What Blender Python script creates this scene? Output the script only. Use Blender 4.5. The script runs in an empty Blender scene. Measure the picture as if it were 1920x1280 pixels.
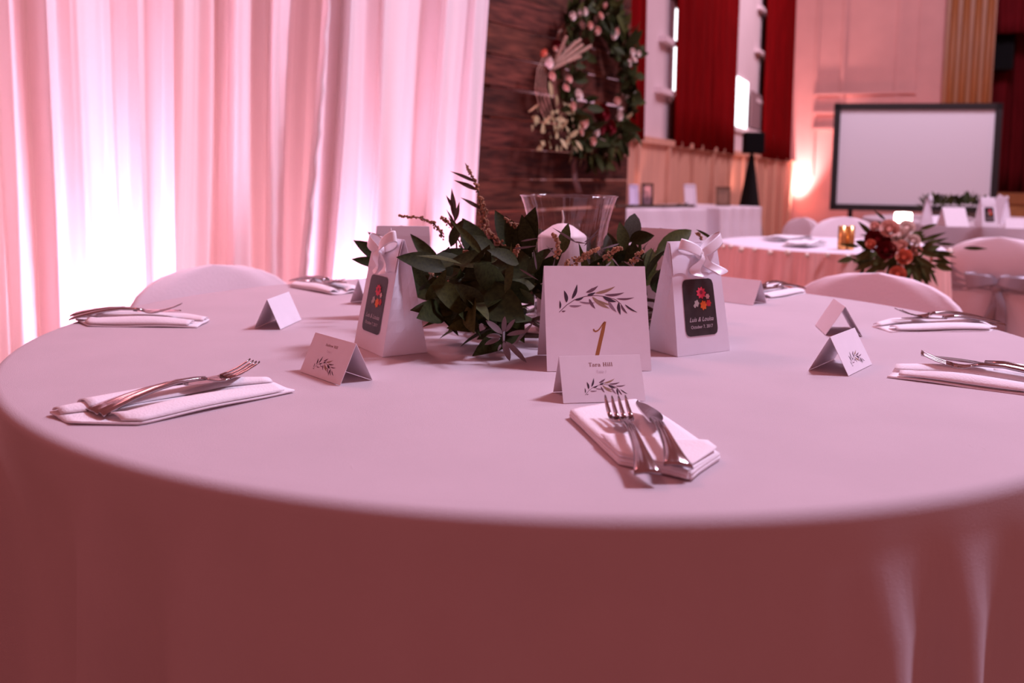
import bpy, bmesh, math, random
from mathutils import Vector, Matrix, Euler
R_ = math.radians
sc = bpy.context.scene
col = sc.collection
rnd = random.Random(7)

# ------------------------------------------------------------------ camera
TZ = 0.75                                    # table-top height
CAM = Vector((0.0, -1.374, TZ + 0.246))
PITCH, ROLL, YAW = R_(5.28), R_(0.85), R_(-2.40)
FPX, CYP = 1643.0, 477.0
Fw = Vector((math.sin(YAW) * math.cos(PITCH), math.cos(YAW) * math.cos(PITCH), -math.sin(PITCH)))
Rt0 = Vector((math.cos(YAW), -math.sin(YAW), 0.0))
Up0 = Rt0.cross(Fw)
Rt = Rt0 * math.cos(ROLL) + Up0 * math.sin(ROLL)
Up = -Rt0 * math.sin(ROLL) + Up0 * math.cos(ROLL)
cd = bpy.data.cameras.new('camera')
cam = bpy.data.objects.new('camera', cd)
col.objects.link(cam)
m = Matrix((Rt, Up, -Fw)).transposed().to_4x4()
m.translation = CAM
cam.matrix_world = m
cd.sensor_width = 36.0
cd.lens = FPX / 1920.0 * 36.0
cd.shift_y = (CYP - 640.0) / 1920.0
cd.clip_start = 0.02
cd.clip_end = 100
cd.dof.use_dof = True
cd.dof.focus_distance = 1.06
cd.dof.aperture_fstop = 5.0
sc.camera = cam


def at(px, py, d):
    """photo pixel at a known depth -> place in the hall"""
    return CAM + (Fw + Rt * ((px - 960) / FPX) - Up * ((py - CYP) / FPX)) * d


def onz(px, py, z):
    r = Fw + Rt * ((px - 960) / FPX) - Up * ((py - CYP) / FPX)
    return CAM + r * ((z - CAM.z) / r.z)


# ------------------------------------------------------------------ world, lights, exposure
sc.view_settings.view_transform = 'Standard'
sc.view_settings.look = 'None'
sc.view_settings.gamma = 1.0
sc.view_settings.use_curve_mapping = False
sc.view_settings.exposure = 0.0
w = bpy.data.worlds.new('hall_ambience')
sc.world = w
w.use_nodes = True
bg = w.node_tree.nodes['Background']
bg.inputs[0].default_value = (1.0, 0.27, 0.285, 1)
bg.inputs[1].default_value = 0.36


def area(name, loc, target, size, power, color, shape='DISK'):
    l = bpy.data.lights.new(name, 'AREA')
    l.shape = shape
    l.size = size
    l.energy = power
    l.color = color
    o = bpy.data.objects.new(name, l)
    col.objects.link(o)
    o.location = loc
    o.rotation_euler = (Vector(target) - Vector(loc)).to_track_quat('-Z', 'Y').to_euler()
    return o


def spot(name, loc, target, power, color, angle, blend=0.8, size=0.05):
    l = bpy.data.lights.new(name, 'SPOT')
    l.energy = power
    l.color = color
    l.spot_size = R_(angle)
    l.spot_blend = blend
    l.shadow_soft_size = size
    o = bpy.data.objects.new(name, l)
    col.objects.link(o)
    o.location = loc
    o.rotation_euler = (Vector(target) - Vector(loc)).to_track_quat('-Z', 'Y').to_euler()
    return o


# hall ceiling lamp as key, then added fill lights
area('hall_lamp_over_floor', (2.7, 0.75, 5.0), (0.2, -0.1, 0.7), 0.9, 262, (0.78, 0.69, 0.97))
area('added_drape_glow_fill', (-1.15, 0.75, 2.75), (0.4, -0.05, 0.75), 0.5, 15, (1.0, 0.34, 0.36))  # added light in place of the pink glow bounced off the drapes
area('added_fill_middle', (3.2, 3.4, 5.2), (2.2, 5.0, 0.8), 1.0, 120, (0.90, 0.70, 0.90))  # added fill to brighten the display tables and side wall
area('added_fill_far_end', (4.5, 7.5, 6.0), (5.5, 13.0, 1.5), 1.6, 330, (0.95, 0.76, 0.95))  # added fill to lift the walls at the far end


# ------------------------------------------------------------------ materials
MATS = {}


def mat(name, color, rough=0.6, metal=0.0, spec=0.5, var=0.0, vscale=40.0, bump=0.0, bscale=200.0,
        trans=0.0, emit=None, estr=0.0, sheen=0.0, stretch=None, translucent=0.0, alpha=1.0, coord='Object'):
    if name in MATS:
        return MATS[name]
    mt = bpy.data.materials.new(name)
    mt.use_nodes = True
    nt = mt.node_tree
    b = nt.nodes['Principled BSDF']
    b.inputs['Base Color'].default_value = (*color, 1)
    b.inputs['Roughness'].default_value = rough
    b.inputs['Metallic'].default_value = metal
    b.inputs['Specular IOR Level'].default_value = spec
    b.inputs['Transmission Weight'].default_value = trans
    b.inputs['Sheen Weight'].default_value = sheen
    b.inputs['Alpha'].default_value = alpha
    if emit:
        b.inputs['Emission Color'].default_value = (*emit, 1)
        b.inputs['Emission Strength'].default_value = estr
    tc = mp = None
    if var or bump:
        tc = nt.nodes.new('ShaderNodeTexCoord')
        mp = nt.nodes.new('ShaderNodeMapping')
        nt.links.new(tc.outputs[coord], mp.inputs[0])
        if stretch:
            mp.inputs['Scale'].default_value = stretch
    if var:
        n = nt.nodes.new('ShaderNodeTexNoise')
        n.inputs['Scale'].default_value = vscale
        n.inputs['Detail'].default_value = 4
        nt.links.new(mp.outputs[0], n.inputs['Vector'])
        rp = nt.nodes.new('ShaderNodeValToRGB')
        rp.color_ramp.elements[0].position = 0.3
        rp.color_ramp.elements[1].position = 0.7
        rp.color_ramp.elements[0].color = (*[c * (1 - var) for c in color], 1)
        rp.color_ramp.elements[1].color = (*[min(1, c * (1 + var)) for c in color], 1)
        nt.links.new(n.outputs[0], rp.inputs[0])
        nt.links.new(rp.outputs[0], b.inputs['Base Color'])
    if bump:
        n2 = nt.nodes.new('ShaderNodeTexNoise')
        n2.inputs['Scale'].default_value = bscale
        n2.inputs['Detail'].default_value = 3
        nt.links.new(mp.outputs[0], n2.inputs['Vector'])
        bp = nt.nodes.new('ShaderNodeBump')
        bp.inputs['Strength'].default_value = bump
        bp.inputs['Distance'].default_value = 0.002
        nt.links.new(n2.outputs[0], bp.inputs['Height'])
        nt.links.new(bp.outputs[0], b.inputs['Normal'])
    if translucent:
        out = nt.nodes['Material Output']
        tr = nt.nodes.new('ShaderNodeBsdfTranslucent')
        tr.inputs[0].default_value = (*color, 1)
        mx = nt.nodes.new('ShaderNodeMixShader')
        mx.inputs[0].default_value = translucent
        nt.links.new(b.outputs[0], mx.inputs[1])
        nt.links.new(tr.outputs[0], mx.inputs[2])
        nt.links.new(mx.outputs[0], out.inputs[0])
    MATS[name] = mt
    return mt


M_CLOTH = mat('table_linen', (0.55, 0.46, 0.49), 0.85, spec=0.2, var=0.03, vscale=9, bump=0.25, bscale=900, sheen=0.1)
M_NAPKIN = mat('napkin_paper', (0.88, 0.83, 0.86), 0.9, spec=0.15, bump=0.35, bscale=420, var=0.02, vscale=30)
M_CARD = mat('card_stock', (0.86, 0.81, 0.86), 0.75, spec=0.25, var=0.015, vscale=60)
M_CARDW = mat('gift_box_board', (0.83, 0.80, 0.86), 0.55, spec=0.35, var=0.015, vscale=40)
M_SILVER = mat('silvered_plastic', (0.40, 0.33, 0.34), 0.16, metal=1.0, var=0.15, vscale=60)
M_STICK = mat('sticker_black', (0.028, 0.020, 0.020), 0.5, var=0.35, vscale=60)
M_SATIN = mat('white_satin', (0.95, 0.93, 0.97), 0.35, spec=0.6, sheen=0.3)
M_GLASS = mat('clear_glass', (1, 0.97, 0.97), 0.02, trans=1.0)
_nt = M_GLASS.node_tree
_b = _nt.nodes['Principled BSDF']
_nt.nodes.remove(_b)
_tr = _nt.nodes.new('ShaderNodeBsdfTransparent')
_tr.inputs[0].default_value = (0.97, 0.95, 0.95, 1)
_gl = _nt.nodes.new('ShaderNodeBsdfGlossy')
_gl.inputs['Roughness'].default_value = 0.03
_fr = _nt.nodes.new('ShaderNodeLayerWeight')
_fr.inputs['Blend'].default_value = 0.22
_mx = _nt.nodes.new('ShaderNodeMixShader')
_pw = _nt.nodes.new('ShaderNodeMapRange')
_pw.inputs['From Min'].default_value = 0.0
_pw.inputs['To Min'].default_value = 0.07
_pw.inputs['To Max'].default_value = 0.75
_p3 = _nt.nodes.new('ShaderNodeMath')
_p3.operation = 'POWER'
_p3.inputs[1].default_value = 3.0
_fr.inputs['Blend'].default_value = 0.5
_nt.links.new(_fr.outputs['Facing'], _p3.inputs[0])
_nt.links.new(_p3.outputs[0], _pw.inputs['Value'])
_nt.links.new(_pw.outputs[0], _mx.inputs[0])
_nt.links.new(_tr.outputs[0], _mx.inputs[1])
_nt.links.new(_gl.outputs[0], _mx.inputs[2])
_nt.links.new(_mx.outputs[0], _nt.nodes['Material Output'].inputs[0])
M_WAX = mat('candle_wax', (0.86, 0.74, 0.76), 0.5, spec=0.4, var=0.02, vscale=30)
M_WICK = mat('wick', (0.75, 0.68, 0.62), 0.9)
M_LEAF = mat('leaf_dark_green', (0.026, 0.033, 0.008), 0.6, spec=0.12, var=0.35, vscale=18)
M_LEAF2 = mat('leaf_mid_green', (0.050, 0.056, 0.013), 0.6, spec=0.12, var=0.3, vscale=18)
M_LEAF3 = mat('leaf_grey_green', (0.10, 0.125, 0.095), 0.75, spec=0.2, var=0.2, vscale=30)
M_DUSTY = mat('leaf_silver_felt', (0.20, 0.17, 0.175), 0.9, spec=0.1, var=0.15, vscale=60)
M_LEAFY = mat('leaf_gold_green', (0.46, 0.37, 0.19), 0.55, var=0.3, vscale=18)
M_STEM = mat('stem_brown', (0.085, 0.045, 0.028), 0.8, var=0.2, vscale=60)
M_SEED = mat('seed_heads', (0.34, 0.17, 0.085), 0.75, var=0.4, vscale=160)
M_INK_D = mat('ink_dark', (0.055, 0.030, 0.050), 0.8)
M_INK_P = mat('ink_plum', (0.17, 0.085, 0.12), 0.8)
M_INK_G = mat('ink_grey', (0.30, 0.20, 0.25), 0.8)
M_INK_T = mat('ink_tan', (0.36, 0.24, 0.16), 0.8)
M_INK_N = mat('ink_name', (0.25, 0.10, 0.08), 0.8)
M_INK_F = mat('ink_faint', (0.60, 0.50, 0.55), 0.8)
M_INK_W = mat('ink_white', (0.62, 0.54, 0.55), 0.8)
M_GOLD = mat('gold_print', (0.42, 0.19, 0.07), 0.4, metal=0.3)
M_SHEER = mat('sheer_white_voile', (0.90, 0.80, 0.80), 0.9, spec=0.1, bump=0.2, bscale=500, translucent=0.22)
M_CHAIR = mat('chair_cover_fabric', (0.80, 0.69, 0.73), 0.8, spec=0.2, bump=0.3, bscale=160, sheen=0.1)
M_ORGANZA = mat('silver_organza', (0.34, 0.28, 0.31), 0.35, metal=0.45, spec=0.6)
M_REDV = mat('red_velvet', (0.16, 0.002, 0.003), 0.9, spec=0.05, sheen=0.0, var=0.2, vscale=6, stretch=(4, 4, 0.4))
M_STAGER = mat('stage_velvet', (0.10, 0.004, 0.007), 0.9, spec=0.1, var=0.2, vscale=6, stretch=(4, 4, 0.4))
M_WALL = mat('painted_plaster', (0.72, 0.58, 0.60), 0.85, spec=0.2, var=0.03, vscale=3)
M_WALLP = mat('painted_plaster_peach', (0.56, 0.29, 0.27), 0.85, spec=0.2, var=0.04, vscale=3)
M_WAIN = mat('wainscot_tan', (0.62, 0.32, 0.22), 0.6, var=0.12, vscale=4, stretch=(6, 6, 0.6))
M_FLOOR = mat('hall_floor_boards', (0.30, 0.13, 0.08), 0.5, var=0.25, vscale=5, stretch=(1, 8, 1))
M_BLACK = mat('black_plastic', (0.008, 0.007, 0.007), 0.8, spec=0.15, var=0.2, vscale=40)
M_FRAME = mat('black_velvet_frame', (0.012, 0.007, 0.008), 0.8)
M_SCREEN = mat('projection_white', (0.66, 0.64, 0.70), 0.9, spec=0.1)
M_GOLDCOL = mat('gilded_wood', (0.26, 0.085, 0.018), 0.5, var=0.12, vscale=5, stretch=(6, 6, 0.5))
M_STAGEW = mat('stage_oak', (0.33, 0.13, 0.035), 0.5, var=0.2, vscale=5, stretch=(1, 1, 6))
M_TULLE = mat('blush_tulle', (0.88, 0.52, 0.46), 0.9, spec=0.1, var=0.08, vscale=14, stretch=(6, 6, 0.3))
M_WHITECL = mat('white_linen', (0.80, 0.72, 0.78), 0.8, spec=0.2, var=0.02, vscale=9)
M_ROSEW = mat('petal_blush', (0.80, 0.50, 0.42), 0.7, spec=0.2, var=0.1, vscale=40)
M_ROSEC = mat('petal_cream', (0.85, 0.72, 0.66), 0.7, spec=0.2, var=0.06, vscale=40)
M_ROSER = mat('petal_crimson', (0.17, 0.006, 0.012), 0.7, spec=0.2, var=0.3, vscale=40)
M_ROSEP = mat('petal_peach', (0.75, 0.27, 0.17), 0.7, spec=0.2, var=0.15, vscale=40)
M_TWIG = mat('twig_tan', (0.34, 0.19, 0.13), 0.8, var=0.2, vscale=80)
M_PEARL = mat('pearl_bead', (0.85, 0.72, 0.62), 0.25, spec=0.8)
M_GOLDGL = mat('gold_mercury_glass', (0.80, 0.42, 0.14), 0.25, metal=0.85, var=0.25, vscale=60)
M_GLOW = mat('candle_glow', (1, 0.9, 0.85), 0.5, emit=(1.0, 0.82, 0.74), estr=9)
M_DAY = mat('daylit_pane', (0.9, 0.95, 1), 0.5, emit=(0.93, 0.96, 1.0), estr=3.0)
M_LENS = mat('uplight_lens', (1, 0.85, 0.9), 0.3, emit=(1.0, 0.80, 0.88), estr=3)
M_PHOTO = mat('photo_print', (0.20, 0.12, 0.14), 0.4, var=0.8, vscale=25)
M_LAVF = mat('lavender_card', (0.72, 0.66, 0.86), 0.7)
M_BROWNF = mat('brown_wood_frame', (0.16, 0.07, 0.035), 0.5, var=0.2, vscale=20)


def plank_mat(i):
    r = random.Random(100 + i)
    k = r.uniform(0.75, 1.35)
    return mat('barn_plank_%d' % i, (0.074 * k, 0.021 * k * r.uniform(0.9, 1.1), 0.013 * k), 0.6, spec=0.25, var=0.7,
               vscale=5 + 2 * r.random(), stretch=(1.0, 1.0, 9.0), bump=0.5, bscale=60)


# ------------------------------------------------------------------ mesh helpers
class MB:
    def __init__(s):
        s.v, s.f, s.mi = [], [], []

    def add(s, vs, fs, mi=0):
        n = len(s.v)
        s.v += [tuple(p) for p in vs]
        s.f += [tuple(i + n for i in f) for f in fs]
        s.mi += [mi] * len(fs)
        return s

    def box(s, c, d, rot=None, mi=0):
        x, y, z = d[0] / 2, d[1] / 2, d[2] / 2
        vs = [Vector((sx * x, sy * y, sz * z)) for sx in (-1, 1) for sy in (-1, 1) for sz in (-1, 1)]
        if rot is not None:
            vs = [rot @ p for p in vs]
        vs = [p + Vector(c) for p in vs]
        return s.add(vs, [(0, 1, 3, 2), (4, 6, 7, 5), (0, 4, 5, 1), (2, 3, 7, 6), (0, 2, 6, 4), (1, 5, 7, 3)], mi)

    def grid(s, fn, nu, nv, closed=False, mi=0):
        vs = [fn(i / nu, j / nv) for j in range(nv + 1) for i in range(nu if closed else nu + 1)]
        w_ = nu if closed else nu + 1
        fs = []
        for j in range(nv):
            for i in range(nu):
                a, b = j * w_ + i, j * w_ + (i + 1) % w_
                fs.append((a, b, b + w_, a + w_))
        return s.add(vs, fs, mi)

    def lathe(s, prof, n=32, c=(0, 0, 0), mi=0, caps=False):
        c = Vector(c)
        k = len(prof)
        vs = []
        for r, z in prof:
            for i in range(n):
                a = 2 * math.pi * i / n
                vs.append(c + Vector((r * math.cos(a), r * math.sin(a), z)))
        fs = []
        for j in range(k - 1):
            for i in range(n):
                i2 = (i + 1) % n
                fs.append((j * n + i, j * n + i2, (j + 1) * n + i2, (j + 1) * n + i))
        if caps:
            fs.append(tuple(reversed(range(n))))
            fs.append(tuple((k - 1) * n + i for i in range(n)))
        return s.add(vs, fs, mi)

    def tube(s, pts, rad, n=6, mi=0):
        pts = [Vector(p) for p in pts]
        if not isinstance(rad, (list, tuple)):
            rad = [rad] * len(pts)
        vs, fs = [], []
        prev = None
        for i, p in enumerate(pts):
            t = (pts[min(i + 1, len(pts) - 1)] - pts[max(i - 1, 0)])
            t = t.normalized() if t.length > 1e-9 else Vector((0, 0, 1))
            if prev is None:
                a = t.orthogonal().normalized()
            else:
                a = (prev - t * prev.dot(t))
                a = a.normalized() if a.length > 1e-6 else t.orthogonal().normalized()
            prev = a
            b = t.cross(a)
            for k in range(n):
                an = 2 * math.pi * k / n
                vs.append(p + (a * math.cos(an) + b * math.sin(an)) * rad[i])
        for j in range(len(pts) - 1):
            for k in range(n):
                k2 = (k + 1) % n
                fs.append((j * n + k, j * n + k2, (j + 1) * n + k2, (j + 1) * n + k))
        fs.append(tuple(reversed(range(n))))
        fs.append(tuple((len(pts) - 1) * n + k for k in range(n)))
        return s.add(vs, fs, mi)

    def ball(s, c, r, n=6, m_=4, mi=0):
        c = Vector(c)
        rr = r if isinstance(r, (tuple, list)) else (r, r, r)
        vs = [c + Vector((0, 0, -rr[2]))]
        for j in range(1, m_):
            ph = -math.pi / 2 + math.pi * j / m_
            for i in range(n):
                a = 2 * math.pi * i / n
                vs.append(c + Vector((rr[0] * math.cos(ph) * math.cos(a), rr[1] * math.cos(ph) * math.sin(a), rr[2] * math.sin(ph))))
        vs.append(c + Vector((0, 0, rr[2])))
        fs = []
        for i in range(n):
            fs.append((0, 1 + (i + 1) % n, 1 + i))
        for j in range(m_ - 2):
            for i in range(n):
                a, b = 1 + j * n + i, 1 + j * n + (i + 1) % n
                fs.append((a, b, b + n, a + n))
        l = len(vs) - 1
        for i in range(n):
            fs.append((l, 1 + (m_ - 2) * n + i, 1 + (m_ - 2) * n + (i + 1) % n))
        return s.add(vs, fs, mi)

    def slab(s, poly, z0, z1, mi=0):
        n = len(poly)
        vs = [Vector((p[0], p[1], z0)) for p in poly] + [Vector((p[0], p[1], z1)) for p in poly]
        fs = [tuple(reversed(range(n))), tuple(range(n, 2 * n))]
        fs += [(i, (i + 1) % n, n + (i + 1) % n, n + i) for i in range(n)]
        return s.add(vs, fs, mi)

    def mesh(s, name, mats, smooth=False):
        me = bpy.data.meshes.new(name)
        me.from_pydata(s.v, [], s.f)
        for mm in (mats if isinstance(mats, (list, tuple)) else [mats]):
            me.materials.append(mm)
        if any(s.mi):
            me.polygons.foreach_set('material_index', s.mi)
        if smooth:
            me.polygons.foreach_set('use_smooth', [True] * len(me.polygons))
        me.update()
        return me

    def build(s, name, mats, parent=None, smooth=False, fix=True):
        me = s.mesh(name, mats, smooth)
        if fix:
            bm = bmesh.new()
            bm.from_mesh(me)
            bmesh.ops.recalc_face_normals(bm, faces=bm.faces)
            bm.to_mesh(me)
            bm.free()
        return link(name, me, parent)


def link(name, me, parent=None):
    o = bpy.data.objects.new(name, me)
    col.objects.link(o)
    if parent is not None:
        o.parent = parent
    return o


def thing(name, label, cat, loc=(0, 0, 0), rz=0.0, group=None):
    o = bpy.data.objects.new(name, None)
    o.empty_display_size = 0.05
    col.objects.link(o)
    o.location = loc
    o.rotation_euler = (0, 0, rz)
    return tag(o, label, cat, group)


def tag(o, label=None, cat=None, group=None, kind=None):
    if label:
        o['label'] = label
    if cat:
        o['category'] = cat
    if group:
        o['group'] = group
    if kind:
        o['kind'] = kind
    return o


def bevel(o, wd, seg=2, angle=40):
    b = o.modifiers.new('bevel', 'BEVEL')
    b.width = wd
    b.segments = seg
    b.limit_method = 'ANGLE'
    b.angle_limit = R_(angle)
    return o


def solid(o, t, off=0.0):
    b = o.modifiers.new('thickness', 'SOLIDIFY')
    b.thickness = t
    b.offset = off
    return o


def subd(o, n=1):
    b = o.modifiers.new('smooth', 'SUBSURF')
    b.levels = n
    b.render_levels = n
    return o


def copy_tree(o, parent=None):
    c = o.copy()
    col.objects.link(c)
    c.parent = parent
    for ch in list(o.children):
        copy_tree(ch, c)
    return c


def lerp(a, b, t):
    return a + (b - a) * t


def interp(tab, x, soft=1.0):
    if x <= tab[0][0]:
        return tab[0][1]
    for (x0, y0), (x1, y1) in zip(tab, tab[1:]):
        if x <= x1:
            t = (x - x0) / (x1 - x0)
            t = lerp(t, t * t * (3 - 2 * t), soft)
            return y0 + (y1 - y0) * t
    return tab[-1][1]


# ------------------------------------------------------------------ hall shell
def plan(px, d):
    """floor-plan point (x, y) seen at column px at camera depth d"""
    p = at(px, 330, d)
    return Vector((p.x, p.y))


SA, SB = plan(1180, 7.0), plan(1480, 16.0)           # hall side wall
sdir = (SB - SA).normalized()
snrm = Vector((sdir.y, -sdir.x))                      # into the hall
if snrm.dot(Vector((CAM.x, CAM.y)) - SA) < 0:
    snrm = -snrm
bdir = Vector((sdir.y, -sdir.x))                      # back wall runs to the right
bnrm = -sdir


def wallbox(mb, p0, p1, nrm, thick, z0, z1, off=0.0, mi=0):
    """vertical slab from p0 to p1 whose front face is off in front of the line"""
    a, b = p0 + nrm * off, p1 + nrm * off
    c, d = b - nrm * thick, a - nrm * thick
    mb.slab([a, b, c, d], z0, z1, mi)


mb = MB()
mb.slab([(-7, -5), (16, -5), (16, 24), (-7, 24)], -0.05, 0.0)
tag(mb.build('floor', M_FLOOR), kind='structure')

mb = MB()
wallbox(mb, SA - sdir * 3.5, SB + sdir * 0.2, snrm, 0.2, 1.28, 5.2)
tag(mb.build('wall_side', M_WALL), kind='structure')
mb = MB()
wallbox(mb, SA - sdir * 3.5, SB + sdir * 0.05, snrm, 0.26, 0.0, 1.28, off=0.06)
tag(mb.build('trim_1', M_WAIN), 'tan wainscot below the hall windows', kind='structure')
for k in range(12):
    p = SA - sdir * 1.0 + sdir * (0.95 * k)
    mb = MB()
    wallbox(mb, p, p + sdir * 0.06, snrm, 0.03, 0.05, 1.26, off=0.09)
    tag(mb.build('trim_%d' % (10 + k), M_WAIN), kind='structure')
mb = MB()
wallbox(mb, SA - sdir * 3.5, SB, snrm, 0.14, 1.26, 1.31, off=0.10)
tag(mb.build('trim_2', M_WAIN), kind='structure')


# pixel column -> distance along the side wall
def onside(px, off=0.0):
    r = Fw + Rt * ((px - 960) / FPX)
    o, dr = Vector((CAM.x, CAM.y)), Vector((r.x, r.y))
    q = SA + snrm * off
    den = dr.x * (-sdir.y) + dr.y * sdir.x
    t = ((q - o).x * (-sdir.y) + (q - o).y * sdir.x) / den
    p = o + dr * t
    return (p - SA).dot(sdir)


def onback(px, off=0.0):
    r = Fw + Rt * ((px - 960) / FPX)
    o, dr = Vector((CAM.x, CAM.y)), Vector((r.x, r.y))
    q = SB + bnrm * off
    den = dr.x * (-bdir.y) + dr.y * bdir.x
    t = ((q - o).x * (-bdir.y) + (q - o).y * bdir.x) / den
    p = o + dr * t
    return (p - SB).dot(bdir)


def heightat(p2, py):
    """height of pixel row py above plan point p2"""
    dpt = (Vector((p2.x, p2.y, CAM.z)) - CAM)
    # solve projection for z
    lo, hi = -2.0, 8.0
    for _ in range(40):
        mid = (lo + hi) / 2
        v = Vector((p2.x, p2.y, mid)) - CAM
        y = CYP - FPX * v.dot(Up) / v.dot(Fw)
        if y > py:
            lo = mid
        else:
            hi = mid
    return (lo + hi) / 2


# back wall up to the proscenium, then the stage opening
tcol0, tcol1 = onback(1748), onback(1838)
mb = MB()
wallbox(mb, SB - bdir * 0.2, SB + bdir * tcol1, bnrm, 0.25, 0.0, 5.4)
tag(mb.build('wall_back', M_WALLP), kind='structure')
k = 3
for px, wd in ((1512, 0.05), (1560, 0.05), (1660, 0.05), (1700, 0.05)):
    t = onback(px)
    mb = MB()
    wallbox(mb, SB + bdir * t, SB + bdir * (t + wd), bnrm, 0.03, 1.0, 5.0, off=0.03)
    tag(mb.build('trim_%d' % k, M_WALLP), kind='structure')
    k += 1
for px0, px1, py, hh in ((1512, 1560, 215, 0.05), (1512, 1700, 180, 0.04), (1512, 1560, 245, 0.05)):
    t0, t1 = onback(px0), onback(px1)
    z = heightat(SB + bdir * t0, py)
    mb = MB()
    wallbox(mb, SB + bdir * t0, SB + bdir * t1, bnrm, 0.06, z, z + hh, off=0.06)
    tag(mb.build('trim_%d' % k, M_WALLP), kind='structure')
    k += 1
# gilded proscenium pilaster with its flutes
pil = thing('proscenium_pilaster', 'gilded ribbed pilaster at the edge of the stage opening', 'pilaster',
            (*(SB + bdir * tcol0), 0))
pil.rotation_euler = (0, 0, math.atan2(bdir.y, bdir.x))
pw = tcol1 - tcol0
mb = MB()
mb.box((pw / 2, -0.11, 2.7), (pw, 0.22, 5.4))
mb.build('shaft', M_GOLDCOL, pil)
for i in range(4):
    mb = MB()
    xx = pw * (0.16 + 0.24 * i)
    mb.tube([(xx, -0.22, 0.02), (xx, -0.22, 5.4)], 0.055, 8)
    mb.build('flute', M_GOLDCOL, pil, smooth=True)
# stage front, floor and curtain
SE = SB + bdir * tcol1
stz = heightat(SE, 362)
mb = MB()
wallbox(mb, SE, SE + bdir * 6, bnrm, 4.0, 0.0, stz, off=0.3)
so = mb.build('stage', M_STAGEW)
tag(so, 'brown wooden stage front beneath the dark red stage curtain', 'stage')
mb = MB()
wallbox(mb, SE, SE + bdir * 6, bnrm, 0.08, stz - 0.17, stz + 0.004, off=0.34)
mb.build('nosing', M_GOLDCOL, so)


def drape(name, p0, p1, nrm, z0, z1, folds, amp, mt, label, cat='curtain', group=None, seed=1, nz=10, waver=0.03, hem=None):
    r = random.Random(seed)
    L = (p1 - p0).length
    d = (p1 - p0).normalized()
    ph = [r.uniform(0, 6.28) for _ in range(4)]

    def fn(u, v):
        a = u * folds * 2 * math.pi
        o = amp * (0.62 * math.sin(a + ph[0] + 0.5 * math.sin(2 * math.pi * u * 3 + ph[1])) + 0.28 * math.sin(1.7 * a + ph[2]))
        o *= 0.75 + 0.25 * (1 - v)
        x = u * L + waver * math.sin(v * 3 + a * 0.3 + ph[3])
        q = p0 + d * x + nrm * (amp + o)
        zz = z0 + (z1 - z0) * v
        if v == 0 and hem:
            zz += hem * math.sin(a * 0.5)
        return Vector((q.x, q.y, zz))
    g = MB()
    g.grid(fn, max(24, int(folds * 10)), nz)
    o = g.build(name, mt, smooth=True, fix=False)
    solid(o, 0.006)
    return tag(o, label, cat, group)


back0 = SE - bnrm * 1.2
drape('stage_curtain', back0 - bdir * 0.6, back0 + bdir * 5, bnrm, stz + 0.01, 5.6, 24, 0.09, M_STAGER,
      'dark red velvet curtain hanging across the stage', seed=5)
zv = heightat(SE, 58)
drape('stage_valance', SE - bnrm * 0.35, SE - bnrm * 0.35 + bdir * 5, bnrm, zv, 5.6, 20, 0.05, M_STAGER,
      'dark red valance across the top of the stage opening', seed=6)
# dark loudspeaker hung in the stage opening
pz = plan(1858, 15.4)
zt, zb = heightat(pz, 68), heightat(pz, 132)
sp = thing('stage_loudspeaker', 'black loudspeaker hanging in the dark stage opening', 'loudspeaker', (pz.x, pz.y, zb), math.atan2(bdir.y, bdir.x))
mb = MB()
mb.slab([(-0.21, -0.2), (0.21, -0.2), (0.15, 0.2), (-0.15, 0.2)], 0, zt - zb)
mb.build('cabinet', M_BLACK, sp)
mb = MB()
mb.box((0, -0.205, (zt - zb) / 2), (0.37, 0.02, (zt - zb) * 0.9))
mb.build('grille', mat('speaker_grille', (0.008, 0.008, 0.009), 0.9, spec=0.05), sp)
mb = MB()
mb.tube([(0, 0, zt - zb), (0, 0, 5.4 - zb)], 0.015)
mb.build('hanging_pole', M_BLACK, sp)

# side-wall windows: lit glass strips with ledges, red curtains between
def side_pt(px, off=0.0):
    return SA + sdir * onside(px, off) + snrm * off


def window(n, px0, px1, py0, py1, label):
    a, b = side_pt(px0, 0.03), side_pt(px1, 0.03)
    z0, z1 = heightat((a + b) / 2, py1), heightat((a + b) / 2, py0)
    g = MB()
    wallbox(g, a - sdir * 0.05, b + sdir * 0.05, snrm, 0.03, z0 - 0.06, z1 + 0.06, off=-0.004)
    f = tag(g.build('window_%d' % n, M_WALL), label, kind='structure')
    g = MB()
    wallbox(g, a, b, snrm, 0.02, z0, z1, off=0.012)
    g.build('pane', M_DAY, f)
    return f


window(1, 1253, 1268, 22, 182, 'narrow strip of daylit window glass beside the first red curtain')
window(2, 1364, 1389, 148, 238, 'short bright strip of daylit window beside the second red curtain')
# ledges on the window reveals
k = 30
for px0, px1, py in ((1227, 1247, 72), (1222, 1246, 168), (1404, 1431, 14), (1402, 1427, 94), (1402, 1426, 188), (1386, 1423, 243)):
    a, b = side_pt(px0, 0.02), side_pt(px1, 0.02)
    z = heightat(a, py)
    g = MB()
    wallbox(g, a, b, snrm, 0.07, z - 0.025, z + 0.025, off=0.05)
    tag(g.build('trim_%d' % k, M_WALL), kind='structure')
    k += 1
# grey window shade in the second bay
a, b = side_pt(1393, 0.03), side_pt(1424, 0.03)
g = MB()
wallbox(g, a, b, snrm, 0.02, heightat(a, 238), heightat(b, 186), off=0.03)
tag(g.build('window_shade', mat('grey_shade', (0.28, 0.17, 0.18), 0.8)), 'small grey blind in the far window recess', 'blind')

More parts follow.
